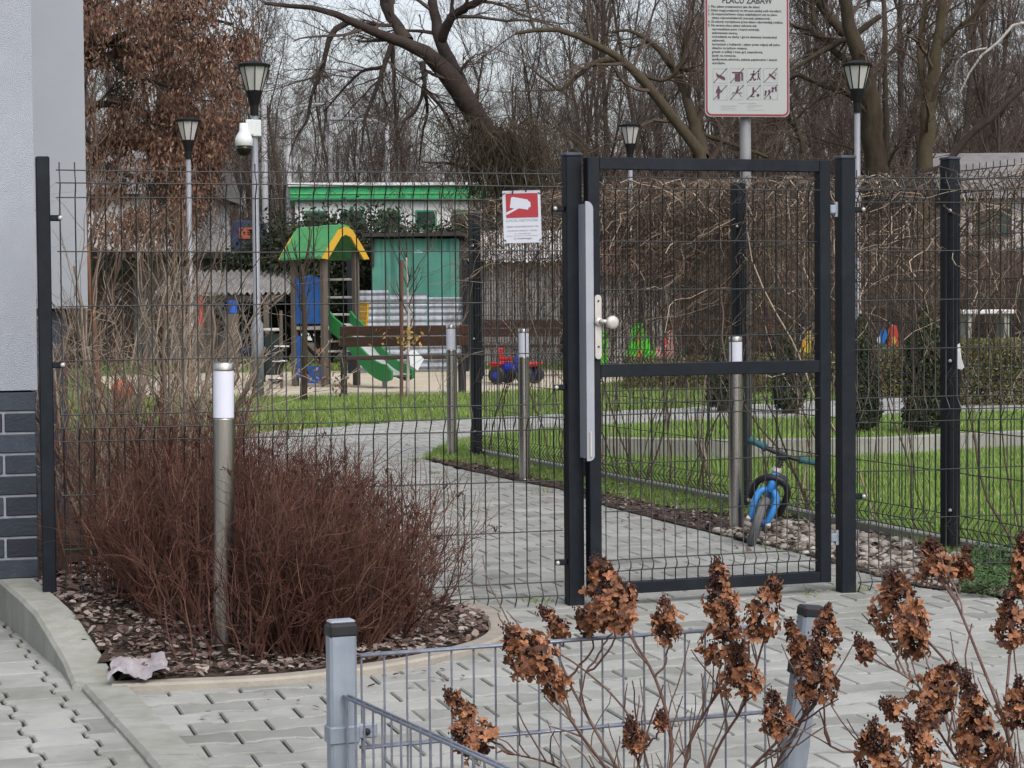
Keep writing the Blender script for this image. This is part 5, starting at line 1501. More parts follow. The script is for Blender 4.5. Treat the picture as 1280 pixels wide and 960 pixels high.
def cone(h, w, lump=.25):
    def f(rng, n):
        z = h * rng.beta(1.1, 1.3, n); a = rng.uniform(0, 2 * PI, n)
        r = w / 2 * np.interp(z / h, [0, .12, .45, .8, 1], [.75, 1, .92, .55, .05]) * np.sqrt(rng.uniform(.25, 1, n)) * (1 + lump * np.sin(a * 3 + z * 9) * .6 + rng.normal(0, .07, n))
        return np.stack([r * np.cos(a), r * np.sin(a), z + .05], 1)
    return f
leafy('cypress_tree', 'small dark cypress just left of the right fence corner post', 'tree', GX(1156, 18.6), cone(1.08, .40), 8000, .022, m_cypress, 401, (.03, .05), up=.9)
leafy('cypress_tree', 'small dark cypress half hidden behind the gate hinge post', 'tree', GX(1076, 18.9), cone(.98, .34), 7000, .022, m_cypress, 402, (.03, .05), up=.9)
leafy('cypress_tree', 'small dark cypress behind the vines beside the bollard light in the gate', 'tree', GX(902, 22.5), cone(.72, .34), 5000, .022, m_cypress, 403, (.03, .05), up=.9)
leafy('cypress_tree', 'small dark cypress seen at the right gate stile', 'tree', GX(985, 22.0), cone(.9, .34), 5000, .022, m_cypress, 404, (.03, .05), up=.9)

def blob(w, d, h, lumps, seed):
    def f(rng, n):
        r2 = np.random.default_rng(seed)
        c = np.stack([r2.uniform(-w / 2, w / 2, lumps), r2.uniform(-d / 2, d / 2, lumps), h * r2.uniform(.35, .9, lumps)], 1)
        s = r2.uniform(.18, .34, lumps) * h
        i = rng.integers(0, lumps, n)
        q = unit(rng.normal(0, 1, (n, 3)))
        p = c[i] + q * (s[i] * rng.uniform(.45, 1.08, n))[:, None] * np.array([1.2, 1.2, .85])
        p[:, 2] = np.abs(p[:, 2])
        return p
    return f
leafy('evergreen_shrub', 'large dark evergreen with rounded crown behind the green play tower roof', 'shrub', GX(408, 39), blob(1.3, 1, 2.7, 16, 1), 17000, .05, m_evergreen, 411, (.06, .4))
leafy('evergreen_shrub', 'widest dark evergreen overhanging the green garden shed', 'shrub', GX(540, 41), blob(3.0, 1.2, 2.75, 30, 2), 26000, .05, m_evergreen, 412, (.06, .5), tintp=.3)
leafy('evergreen_shrub', 'dark evergreen between the camera lamp and the play tower', 'shrub', GX(352, 40), blob(1.2, 1, 2.3, 14, 3), 13000, .05, m_evergreen, 413, (.06, .4))
leafy('evergreen_shrub', 'dark evergreen directly behind the shed, under the far white building', 'shrub', GX(468, 43), blob(1.8, 1, 2.1, 16, 4), 13000, .05, m_evergreen, 414, (.06, .4), tintp=.3)
leafy('clipped_hedge', 'yellowish leafy hedge right of the fence corner post below the pale slab', 'hedge', GX(1236, 23.5), lambda rng, n: np.stack([rng.uniform(-.55, .55, n), rng.uniform(-.3, .3, n), rng.uniform(0, .72, n)], 1), 12000, .022, m_hedge, 421, (.02, .4))
leafy('clipped_hedge', 'yellowish leafy hedge between the two cypresses', 'hedge', GX(1118, 25.5), lambda rng, n: np.stack([rng.uniform(-.45, .45, n), rng.uniform(-.25, .25, n), rng.uniform(0, .60, n)], 1), 9000, .022, m_hedge, 422, (.02, .4))
leafy('clipped_hedge', 'yellowish low hedge behind the right half of the gate', 'hedge', GX(975, 26.5), lambda rng, n: np.stack([rng.uniform(-.7, .7, n), rng.uniform(-.25, .25, n), rng.uniform(0, .5, n)], 1), 7000, .022, m_hedge, 423, (.02, .4))
leafy('clipped_hedge', 'yellowish low hedge behind the left half of the gate', 'hedge', GX(845, 28), lambda rng, n: np.stack([rng.uniform(-.7, .7, n), rng.uniform(-.25, .25, n), rng.uniform(0, .42, n)], 1), 7000, .022, m_hedge, 424, (.02, .4))
def slab():
    t = thing('stone_table', 'pale outdoor table top on a solid base above the yellowish hedge', 'table', GX(1230, 25.2))
    mb = MB(); mb.box((0, 0, .99), (.62, .5, .05), bevel=.01); mb.build('table_top', M('table_pale', (.55, .53, .54, 1), (.62, .6, .6, 1), 3, .6), t)
    mb = MB(); mb.box((-.22, 0, .48), (.06, .4, .965)); mb.box((.22, 0, .48), (.06, .4, .965)); mb.build('base', m_concrete, t)
slab()
# ivy / weeds at the right end of the stone strip
def weeds():
    rng = np.random.default_rng(77); n = 3600
    poly = gp([(1195, 748), (1300, 752), (1300, 705), (1215, 700)])
    c = scatter(poly, n, rng)
    s = rng.uniform(.006, .014, n); a = rng.uniform(0, 2 * PI, n)
    C = np.stack([c[:, 0], c[:, 1], rng.uniform(.01, .09, n)], 1)
    d = unit(np.stack([np.cos(a), np.sin(a), rng.normal(0, .5, n)], 1)); q = unit(np.cross(d, np.array([0, 0, 1.]) + rng.normal(0, .4, (n, 3))))
    V = np.stack([C - d * s[:, None], C + q * s[:, None] * .6, C + d * s[:, None], C - q * s[:, None] * .6], 1)
    mb = MB(); mb.add(V.reshape(-1, 3), np.arange(4 * n).reshape(n, 4)); struct(mb.build('ground_cover', m_ivy), 'stuff')
weeds()

# ================================================================== GRASS
def grass(name, poly, n, h, w, seed, dry=.12, mat=None):
    rng = np.random.default_rng(seed)
    c = scatter(poly, n, rng)
    a = rng.uniform(0, 2 * PI, n); hh = h * rng.uniform(.5, 1.25, n); ww = w * rng.uniform(.7, 1.3, n)
    lean = rng.normal(0, .35, (n, 2)) * hh[:, None]
    z0 = np.full(n, -.016)
    b1 = np.stack([c[:, 0] - ww * np.cos(a), c[:, 1] - ww * np.sin(a), z0], 1); b2 = np.stack([c[:, 0] + ww * np.cos(a), c[:, 1] + ww * np.sin(a), z0], 1)
    tp = np.stack([c[:, 0] + lean[:, 0], c[:, 1] + lean[:, 1], hh - .016], 1)
    mb = MB(); mb.add(np.stack([b1, b2, tp], 1).reshape(-1, 3), np.arange(3 * n).reshape(n, 3), np.repeat(np.where(rng.uniform(0, 1, n) < dry, rng.uniform(.3, 1, n), rng.uniform(0, .12, n)), 3))
    struct(mb.build(name, mat or m_grass), 'stuff')
m_grass2 = M('grass_blade_fresh', (.105, .21, .030, 1), (.21, .35, .066, 1), 1.4, 0.75, tint=(.34, .32, .16, 1))
lawn_near = np.concatenate([gp([(528, 574), (595, 582), (760, 620), (860, 641), (925, 646), (1060, 654), (1187, 697), (1300, 712), (1430, 730), (1430, 551), (1100, 571), (900, 575), (735, 571), (700, 536), (620, 544), (560, 554)])])
grass('grass', lawn_near, 150000, .055, .0042, 501, .2, mat=m_grass2)
lawn_mid = gp([(735, 566), (900, 570), (1100, 567), (1310, 556), (1310, 512), (1060, 521), (900, 525), (750, 532), (710, 536)])
grass('grass', lawn_mid, 60000, .05, .0045, 502, .22, mat=m_grass2)
lawn_far = gp([(120, 562), (235, 548), (300, 543), (400, 534), (500, 527), (600, 522), (720, 516), (900, 507), (1060, 499), (1310, 484), (1310, 470), (900, 471), (790, 475), (720, 485), (600, 491), (480, 494), (330, 496), (150, 498), (40, 500)])
grass('grass', lawn_far, 70000, .06, .007, 503, .18)
grass('grass', gp([(240, 465), (430, 462), (620, 460), (900, 468), (1300, 468), (1300, 452), (100, 455)]), 30000, .09, .012, 504, .3)
# tufts in the paving joints and at post feet
def tufts():
    rng = np.random.default_rng(91); L = []
    for x, y, k in [(670, 752, 60), (1060, 738, 50), (1010, 742, 30), (545, 592, 50), (520, 575, 60), (30, 770, 20), (680, 615, 30), (1005, 690, 20), (960, 684, 20), (1275, 745, 60)]:
        g = G(x, y); L.append(g[:2] + rng.normal(0, .04, (k, 2)))
    c = np.concatenate(L); n = len(c)
    a = rng.uniform(0, 2 * PI, n); d = unit(np.stack([np.cos(a), np.sin(a), rng.uniform(.3, 1.4, n)], 1)); s = rng.uniform(.02, .055, n)
    b = np.c_[c, np.zeros(n)]; q = np.cross(d, [0, 0, 1.]); q = unit(q) * .0022
    V = np.stack([b - q, b + q, b + d * s[:, None]], 1)
    mb = MB(); mb.add(V.reshape(-1, 3), np.arange(3 * n).reshape(n, 3), np.repeat(rng.uniform(0, .6, n), 3)); struct(mb.build('weed_tufts', m_grass), 'stuff')
tufts()

# ================================================================== SAPLINGS BY THE BENCH
def sapling(px, D, top_y, label, stake, leaves, seed):
    rng = np.random.default_rng(seed)
    g = GX(px, D); top = P(px, top_y, D)
    t = thing('sapling', label, 'tree', g)
    mb = MB()
    pts = smooth([g, g * .5 + top * .5 + (.02, 0, 0), top], 12); rr = np.linspace(.035, .014, 12) * (1.35 if not stake else .7)
    mb.tube(pts, rr, 7); mb.build('trunk', m_bark if not stake else M('pale_bark', (.3, .27, .24, 1), (.42, .38, .34, 1), 5, .8), t, origin=g, smooth=True)
    p, d, r0 = sprout(pts[None], rr[None], 12, (.4, .9), .35, 1.0, rng); d[:, 2] += .4
    p2, r2 = grow(p, d, rng.uniform(.3, .8, len(p)), np.minimum(r0 * .7, .012), 6, .08, .05, .4, rng)
    mb = MB(); mb.tubes(p2, r2, 4); q, d, r0 = sprout(p2, r2, 4, (.3, .8), rng=rng); p3, r3 = grow(q, d, rng.uniform(.1, .35, len(q)), np.minimum(r0 * .7, .006), 4, .1, .03, rng=rng); mb.tubes(p3, r3, 3)
    mb.build('crown', m_bark, t, origin=g)
    if stake:
        mb = MB(); s = g + np.array([-.07, -.03, 0]); mb.tube([s, s + np.array([.02, 0, P(px, top_y + 3, D)[2]])], .022, 8); mb.build('stake', M('stake_wood', (.10, .045, .03, 1), (.15, .07, .05, 1), 5, .8, stretch=(8, 8, 1)), t, origin=g)
    for (lx, ly, w, h, n) in leaves:
        c = P(lx, ly, D); k = D / FPX
        m = n
        cc = c + rng.normal(0, 1, (m, 3)) * np.array([w * k / 2.4, .08, h * k / 2.4])
        d = unit(rng.normal(0, 1, (m, 3)) + (0, 0, -.6)); q = unit(np.cross(d, rng.normal(0, 1, (m, 3)))); s = rng.uniform(.025, .05, m)
        V = np.stack([cc - d * s[:, None], cc + q * s[:, None] * .45, cc + d * s[:, None], cc - q * s[:, None] * .45], 1)
        mb = MB(); mb.add(V.reshape(-1, 3), np.arange(4 * m).reshape(m, 4), np.repeat(rng.uniform(0, .8, m), 4)); mb.build('withered_leaves', m_leaf_brown if not stake else M('yellow_leaf', (.30, .19, .05, 1), (.40, .25, .08, 1), 5, .8), t, origin=g)
sapling(508, 25.8, 322, 'staked sapling with a few yellow leaves and a white tag before the bench', True, [(502, 421, 34, 22, 46), (512, 432, 14, 20, 18)], 61)
sapling(378, 25.4, 330, 'bare sapling with withered brown leaves at its foot before the play tower', False, [(398, 460, 38, 26, 46), (412, 470, 36, 18, 34), (428, 482, 14, 10, 14)], 62)
def tag_plate():
    c = P(520, 450, 25.75)
    mb = MB(); mb.v = []
    pl = [(-.085, .10), (-.01, .125), (.095, .01), (.02, -.125), (-.07, -.06)]
    n = 5
    mb.add([(x, -.004, z) for x, z in pl] + [(x, .004, z) for x, z in pl], [list(range(n))[::-1], list(range(n, 2 * n))] + [[i, (i + 1) % n, n + (i + 1) % n, n + i] for i in range(n)])
    o = mb.build('plant_tag', M('tag_white', (.66, .68, .72, 1), (.72, .74, .77, 1), 3, .5)); o.location = tuple(c); tag(o, 'white pointed tag hanging on the staked sapling', 'tag')
tag_plate()
def rag():
    c = P(1199, 448, 9.9)
    mb = MB(); pl = [(-.012, .06), (.004, .07), (.01, .0), (.024, -.04), (.012, -.052), (-.012, -.045)]
    mb.add([(x, -.003 + .006 * (i % 2), z) for i, (x, z) in enumerate(pl)] + [(x, .006, z) for x, z in pl], [list(range(6))[::-1], list(range(6, 12))] + [[i, (i + 1) % 6, 6 + (i + 1) % 6, 6 + i] for i in range(6)])
    o = mb.build('plastic_scrap', M('tag_white', (.7, .7, .7, 1))); o.location = tuple(c); tag(o, 'white plastic scrap caught beside the right fence corner post', 'litter')
rag()

# ================================================================== SHEDS AND BUILDINGS BEHIND
def corrugated(mb, o, ux, uz, L, H, pitch=.08, amp=.012):
    """wavy sheet: runs along ux (length L), rises along uz (height H)"""
    ux, uz = unit(np.array(ux, float)), unit(np.array(uz, float)); n = np.cross(ux, uz)
    m = int(L / pitch * 6)
    s = np.linspace(0, L, m); w = amp * np.sin(s / pitch * 2 * PI)
    a = np.asarray(o) + ux * s[:, None] + n * w[:, None]; b = a + uz * H
    V = np.concatenate([a, b]); F = [[i, i + 1, m + i + 1, m + i] for i in range(m - 1)]
    mb.add(V, F)

def green_shed():
    D = 37.0; g = GX(520, D); k = D / FPX
    t = thing('garden_shed', 'turquoise green boarded garden shed with a small vent and dark side', 'shed', g, math.radians(-8))
    W, H, dp = 110 * k, 2.22, 1.7
    gr = M('shed_green', (.050, .185, .145, 1), (.085, .26, .205, 1), 2.2, .8, bump=.2, bscale=8, streak=(.03, .10, .08, 1), stain=((.10, .16, .13, 1), 1.5, .7))
    dk = M('shed_dark', (.02, .018, .018, 1), (.05, .045, .043, 1), 4, .9)
    mb = MB()
    nb = 9; bw = W / nb
    rng = np.random.default_rng(3)
    for i in range(nb): mb.box((-W / 2 + bw * (i + .5), rng.uniform(-.003, .003), H / 2), (bw - .003, .04, H - rng.uniform(0, .03)))
    mb.build('front_wall', gr, t)
    mb = MB(); mb.box((0, dp / 2 + .03, H / 2 - .02), (W - .02, dp, H - .05)); mb.build('wall', dk, t)
    mb = MB(); mb.box((.28, -.03, 1.1), (.62, .03, 1.75), bevel=.01); mb.build('door', M('shed_door_green', (.045, .165, .13, 1), (.07, .23, .18, 1), 3, .7), t)
    mb = MB(); mb.lathe([(.10, 0), (.085, .012), (.06, .012), (.055, .004), (0, .004)], 16, (.05, -.022, 1.92), axis=rx(PI / 2)); mb.build('vent', M('vent_grey', (.35, .45, .4, 1), (.42, .5, .46, 1), 5, .6), t)
    mb = MB(); mb.box((-.02, dp / 2 - .06, H + .03), (W + .22, dp + .3, .06), rot=rx(-.03)); mb.build('roof', dk, t)
    mb = MB(); mb.box((-.74, -.06, 2.0), (.05, .05, .5)); mb.build('corner_post', dk, t)
green_shed()

def corrugated_fence():
    D = 35.0; a, b = GX(438, D), GX(582, D + .4)
    t = thing('corrugated_fence', 'low bluish grey corrugated metal sheets standing before the turquoise shed', 'fence', a)
    L = float(np.linalg.norm(b - a)); u = unit(b - a)
    for i in range(3):
        mb = MB(); s = L / 3
        # corrugations run sideways: stack wavy strips
        hh = 1.33 - .06 * i
        z = np.linspace(0.02, hh, 60); w = .014 * np.sin(z / .11 * 2 * PI)
        n = np.array([-u[1], u[0], 0])
        A = u * (s * i + .01) + n * w[:, None] + np.array([0, 0, 1]) * z[:, None]; B = A + u * (s - .02)
        V = np.concatenate([A, B]); mb.add(V, [[j, 60 + j, 60 + j + 1, j + 1] for j in range(59)])
        mb.build('metal_sheet', M('sheet_grey', (.17, .19, .23, 1), (.27, .30, .34, 1), 3, .55, metal=.3, streak=(.10, .09, .09, 1)), t)
    for x in (0, L):
        mb = MB(); mb.box(u * x + (0, -.05, .9), (.09, .09, 1.9)); mb.build('fence_post', m_anth, t)
corrugated_fence()

def wood_shed(px0, px1, D, ytop, label, roofm, lean=.0, boards=True):
    g = GX((px0 + px1) / 2, D); k = D / FPX; W = (px1 - px0) * k; H = CAM_H + (369 - ytop) * k
    t = thing('garden_shed', label, 'shed', g)
    wd = M('grey_boards', (.15, .14, .14, 1), (.30, .28, .27, 1), 2.5, .9, stretch=(14, 14, .5))
    mb = MB(); rng = np.random.default_rng(int(px0)); n = max(6, int(W / .13)); bw = W / n
    for i in range(n): mb.box((-W / 2 + bw * (i + .5), rng.uniform(-.008, .008), H / 2), (bw - .014, .03, H))
    mb.build('board_wall', wd, t)
    mb = MB(); mb.box((0, 1.2, H / 2 - .05), (W - .05, 2.2, H - .1)); mb.build('wall', MATS['shed_dark'], t)
    mb = MB(); corrugated(mb, (-W / 2 - .15, -.3, H + .02), (1, 0, 0), (0, 1, .22), W + .3, 2.9, .12, .018); mb.build('roof', roofm, t)
rust = M('roof_rust', (.09, .045, .035, 1), (.16, .08, .06, 1), 4, .9)
palesheet = M('roof_pale_sheet', (.40, .39, .40, 1), (.52, .51, .52, 1), 2, .7, streak=(.25, .22, .2, 1))
wood_shed(595, 700, 38, 328, 'grey boarded shed with pale corrugated roof right of the turquoise shed', palesheet)
wood_shed(745, 852, 34, 344, 'grey vertical boarded shed behind the left half of the gate', rust)

def left_shed():
    D = 41.0; k = D / FPX
    g = GX(170, D); W = 190 * k
    t = thing('garage_shed', 'rendered grey shed with dark flat roof edge behind the bare shrubs', 'shed', g)
    H = CAM_H + (373 - 324) * k
    mb = MB(); mb.box((0, 1.5, H / 2), (W, 3, H)); mb.build('wall', M('old_render', (.15, .145, .145, 1), (.25, .24, .235, 1), 1.2, .95, bump=.3, bscale=10, streak=(.09, .085, .08, 1)), t)
    mb = MB(); mb.box((0, 1.3, H + .07), (W + .5, 3.8, .13)); r = mb.build('roof', M('roof_felt_dark', (.03, .028, .028, 1), (.05, .048, .047, 1), 4, .9), t)
    mb = MB(); mb.box((0, 1.25, H + .15), (W + .45, 3.6, .03)); mb.build('roof_sheet', palesheet, r)
    mb = MB(); mb.box((W / 2 - .45, -.02, H - .42), (.8, .04, .34)); f = mb.build('window', m_darkmetal, t)
    mb = MB(); mb.box((-.5, -.02, .9), (.9, .05, 1.75), bevel=.01); mb.build('door', M('door_brown', (.05, .035, .028, 1), (.08, .055, .042, 1), 5, .8), t)
left_shed()

def lean_to():
    D = 36.5; k = D / FPX
    g = GX(262, D)
    t = thing('lean_to_roof', 'grey ribbed lean-to roof on posts beside the rendered shed', 'shelter', g)
    z0, z1 = CAM_H + (373 - 367) * k, CAM_H + (373 - 337) * k
    x0, x1 = -86 * k, 92 * k
    dp = 2.2
    # ribs run front to back
    mb = MB(); corrugated(mb, (x0 + .2, 0, z0), (1, 0, 0), (.08, dp, z1 - z0), x1 - x0 - .1, math.hypot(dp, z1 - z0), .105, .028); mb.build('roof', M('ribbed_sheet', (.17, .165, .16, 1), (.28, .275, .27, 1), 2, .8, streak=(.11, .10, .095, 1)), t)
    for x in (x0 + .3, 0, x1 - .3):
        mb = MB(); mb.box((x, .1, z0 / 2 - .03), (.09, .09, z0 - .06)); mb.build('post', MATS['tower_post'], t)
    mb = MB(); mb.box(((x0 + x1) / 2 + .1, .06, z0 - .09), (x1 - x0 - .2, .06, .11)); mb.build('beam', MATS['shed_dark'], t)
lean_to()
def barrel(px, D, y0, y1, w, name, label, c):
    g = GX(px, D); k = D / FPX; h = (y1 - y0) * k; zb = CAM_H + (373 - y1) * k
    t = thing(name, label, 'barrel', (g[0], g[1], zb))
    r = w * k / 2
    m = M(name + '_' + label.split()[0], c, None, 4, .5)
    mb = MB(); mb.lathe([(r * .9, 0), (r, h * .06), (r, h * .3), (r * 1.04, h * .33), (r, h * .36), (r, h * .64), (r * 1.04, h * .67), (r, h * .7), (r, h * .94), (r * .9, h)], 14); mb.build('body', m, t)
    mb = MB(); mb.lathe([(r * .95, h + .001), (r * .95, h * 1.04), (0, h * 1.05)], 14); mb.build('lid', m, t)
    if zb > .1:
        mb = MB(); mb.box((0, 0, -zb / 2), (r * 2.4, r * 2.4, zb)); mb.build('stand', MATS['tower_post'], t)
barrel(290, 36.0, 376, 392, 13, 'plastic_barrel', 'blue plastic barrel under the ribbed lean-to roof', (.015, .07, .3, 1))
barrel(250, 36.0, 372, 408, 8, 'gas_cylinder', 'red upright gas cylinder under the ribbed lean-to roof', (.3, .02, .02, 1))

def skip():
    D = 47; k = D / FPX; g = GX(306, D)
    t = thing('container', 'navy blue container with an orange panel behind the camera lamp', 'container', g)
    z1 = CAM_H + (373 - 276) * k
    mb = MB(); mb.box((0, 1, z1 / 2), (32 * k, 2, z1), bevel=.03); mb.build('body', M('navy_paint', (.02, .028, .07, 1), (.03, .04, .09, 1), 3, .6), t)
    mb = MB(); mb.box((.05, -.012, z1 - .28), (.3, .02, .24)); mb.build('panel', M('orange_paint', (.35, .09, .05, 1), (.4, .11, .06, 1), 3, .6), t)
    mb = MB()
    for x in (-.2, .0, .2): mb.box((x, -.01, z1 / 2 - .25), (.03, .02, z1 - .6))
    mb.build('rib', M('navy_paint', (.02, .028, .07, 1)), t)
skip()

def far_building():
    D = 62.0; k = D / FPX
    a = P(370, 262, D); b = P(604, 255, D + .5)
    g = np.array([(a[0] + b[0]) / 2, D, 0])
    ang = math.atan2(.5, b[0] - a[0])
    t = thing('flat_roof_building', 'long white building with a green fascia band behind the evergreens', 'building', g, ang)
    W = float(np.hypot(b[0] - a[0], .5))
    zt = CAM_H + (370 - 229) * k; zg = CAM_H + (370 - 250) * k
    wt = M('far_white_wall', (.60, .62, .63, 1), (.68, .70, .70, 1), 1, .9)
    mb = MB(); mb.box((0, 3, zg / 2), (W, 6, zg)); mb.build('wall', wt, t)
    mb = MB(); mb.box((0, 2.95, (zt + zg) / 2 - .03), (W + .3, 6.4, zt - zg - .09)); r = mb.build('fascia', M('fascia_green', (.02, .30, .11, 1), (.03, .36, .15, 1), 2, .5), t)
    mb = MB(); mb.box((0, 2.9, zt - .03), (W + .36, 6.5, .10)); mb.build('roof_edge', wt, r)
    mb = MB(); mb.box((0, -.27, zg + .2), (W + .3, .02, .03)); mb.build('stripe', M('fascia_lime', (.12, .40, .12, 1)), r)
    for i, x in enumerate(np.linspace(-W / 2 + .6, W / 2 - .6, 5)):
        mb = MB(); mb.box((x, -.01, zg - .55), (.62, .05, .55)); w = mb.build('window', M('window_green_frame', (.03, .2, .1, 1)), t)
        mb = MB(); mb.box((x, -.03, zg - .55), (.52, .03, .45)); mb.build('pane', M('dark_glass', (.02, .04, .04, 1), (.03, .06, .05, 1), 1, .1), w)
far_building()

def side_house(px0, px1, D, ytop, label, wallc, base=None):
    k = D / FPX; g = GX((px0 + px1) / 2, D); W = (px1 - px0) * k; H = CAM_H + (370 - ytop) * k
    t = thing('house', label, 'house', g)
    zb = base or .0
    mb = MB(); mb.box((0, 3, (H + zb) / 2), (W, 6, H - zb)); mb.build('wall', wallc, t)
    if zb:
        mb = MB(); mb.box((0, 3, zb / 2 - .01), (W - .04, 5.96, zb - .02)); mb.build('brick_base', M('dull_brick', (.12, .06, .05, 1), (.19, .10, .085, 1), 6, .9, bump=.3, bscale=8), t)
    mb = MB(); mb.add([(-W / 2 - .3, -.3, H - .1), (W / 2 + .3, -.3, H - .1), (W / 2 + .3, 3, H + 1.1), (-W / 2 - .3, 3, H + 1.1), (-W / 2 - .3, 6.3, H - .1), (W / 2 + .3, 6.3, H - .1)], [[0, 1, 2, 3], [3, 2, 5, 4], [0, 3, 4], [1, 5, 2]]); mb.build('roof', M('grey_roof', (.14, .13, .13, 1), (.2, .19, .19, 1), 3, .9), t)
    for x in np.linspace(-W / 2 + .8, W / 2 - .8, max(1, int(W / 2.2))):
        mb = MB(); mb.box((x, -.02, zb + (H - zb) * .5), (.8, .06, min(1.1, (H - zb) * .5))); w = mb.build('window', MATS['window_green_frame'] if False else m_darkmetal, t)
        mb = MB(); mb.box((x, -.045, zb + (H - zb) * .5), (.68, .03, min(.98, (H - zb) * .5 - .12))); mb.build('pane', MATS['dark_glass'], w)
pale = M('pale_house_wall', (.40, .385, .385, 1), (.50, .48, .48, 1), .8, .9)
side_house(1195, 1330, 48, 248, 'pale pinkish house with brick base behind the right fence corner post', pale, 2.1)
side_house(60, 246, 49, 234, 'pale house wall behind the tree with brown dead leaves', pale)

# more green mesh fence of the playground at the back
def back_fence(px0, px1, D, label, step=4):
    a, b = GX(px0, D), GX(px1, D + .5); u = unit(b - a); L = float(np.linalg.norm(b - a))
    t = thing('mesh_fence', label, 'fence', a, math.atan2(u[1], u[0]))
    fence_panel('mesh_panel', t, .05, L - .05, 1.45, rows=[0, .2, .4, .6, .8, 1.0, 1.2, 1.4], step=.1, folds=(), r=.004)
    for x in np.arange(0, L + .1, 2.4): square_post('fence_post', t, float(x), 0, .06, .05, 0, 1.5, m_anth)
back_fence(600, 1075, 31.8, 'thin dark mesh fence behind the spring riders')

# ================================================================== TREES
def limb_tree(name, label, limbs, D, seed, mat=m_bark_dark, sub=(7, 6, 6), lens=((1.0, 3.0), (.4, 1.3), (.2, .6)), droop=0.0, group=None, root_px=None, tint=0.0, min_r=.006):
    """a tree whose main limbs follow the photo; smaller branches sprout from them.  limbs: (points px, y; width px list; depth change)"""
    rng = np.random.default_rng(seed)
    k = D / FPX
    x0, y0 = limbs[0][0][0]
    base = GX(root_px if root_px else x0, D)
    t = thing(name, label, 'tree', base, group=group)
    tr = MB(); P_, R_ = [], []
    for i, (pts, w, dd) in enumerate(limbs):
        q = np.array([P(x, y, D + dd * j / max(1, len(pts) - 1)) for j, (x, y) in enumerate(pts)])
        w = np.array(w, float)
        if i == 0:
            q = np.concatenate([[base - (0, 0, .1)], q]); w = np.concatenate([[w[0] * 1.15], w])
        n = 22
        s = smooth(q, n)
        ss = np.linspace(0, 1, len(w)); rr = np.interp(np.linspace(0, 1, n), ss, w) * k / 2
        wob = rng.normal(0, 1, (n, 3)) * (rr * .12)[:, None]
        tr.tubes((s + wob)[None], (rr * rng.uniform(.93, 1.07, n))[None], 10 if w.max() > 14 else 7, tint=tint)
        P_.append(s); R_.append(rr)
    tr.build('trunk', mat, t, origin=base, smooth=True)
    br = MB()
    P1, R1 = np.array(P_), np.array(R_)
    p, d, r = sprout(P1, R1, sub[0], (.5, 1.25), .15, 1.0, rng); d[:, 2] += .1 - droop
    m = len(p)
    p1, r1 = grow(p, d, rng.uniform(*lens[0], m), np.clip(r * .45, min_r * 1.6, .05), 8, .16, .03 - droop * .5, .35, rng)
    br.tubes(p1, r1, 5, tint=tint)
    p, d, r = sprout(p1, r1, sub[1], (.35, .95), .15, 1.0, rng)
    p2, r2 = grow(p, d, rng.uniform(*lens[1], len(p)), np.clip(r * .55, min_r, .02), 6, .16, .02 - droop * .5, .5, rng)
    br.tubes(p2, r2, 4, tint=tint)
    p, d, r = sprout(p2, r2, sub[2], (.35, .9), .15, 1.0, rng)
    p3, r3 = grow(p, d, rng.uniform(*lens[2], len(p)), np.clip(r * .6, min_r * .55, .01), 4, .15, .02 - droop * .4, .6, rng)
    br.tubes(p3, r3, 3, tint=tint)
    br.build('crown', m_twig_far, t, origin=base)
    return t, p3

willow = [
    ([(652, 300), (640, 240), (618, 195), (596, 150), (570, 108), (545, 78), (512, 58), (478, 44), (440, 27), (405, 12), (360, 8), (330, 4)], [80, 62, 48, 38, 33, 28, 24, 18, 12, 9, 6, 4], -2),
    ([(508, 52), (494, 28), (482, 8), (470, -30), (455, -70)], [17, 13, 11, 9, 6], 1),
    ([(588, 135), (572, 95), (552, 55), (545, 25), (537, -25), (530, -80)], [20, 17, 15, 13, 11, 7], 1.5),
    ([(553, 50), (562, 25), (585, 8), (612, -8), (640, -40)], [13, 12, 10, 8, 5], -1),
    ([(436, 26), (414, 44), (402, 88), (390, 118), (384, 150), (372, 168), (362, 195)], [9, 7, 6, 5, 4, 3, 2], -.5),
    ([(490, 52), (480, 82), (468, 118), (456, 150), (452, 190)], [8, 6, 5, 3.5, 2], -.8),
    ([(490, 56), (492, 95), (494, 140), (497, 180)], [6, 4, 3, 2], .5),
    ([(528, 78), (530, 108), (520, 138), (505, 152), (498, 172)], [8, 6, 4, 3, 2], -1),
    ([(530, 105), (534, 140), (528, 168), (524, 205)], [5, 4, 3, 2], .6),
    ([(534, 115), (552, 135), (566, 160), (575, 190)], [5, 4, 3, 2], -.6),
    ([(478, 84), (455, 88), (435, 105), (420, 122), (405, 140)], [5, 4, 3, 2.5, 2], .4),
]
limb_tree('willow_tree', 'big leaning dark willow with a heavy limb arching left over the white building', willow, 46, 601, sub=(9, 6, 6), lens=((.7, 2.4), (.35, 1.1), (.18, .5)), droop=.12)
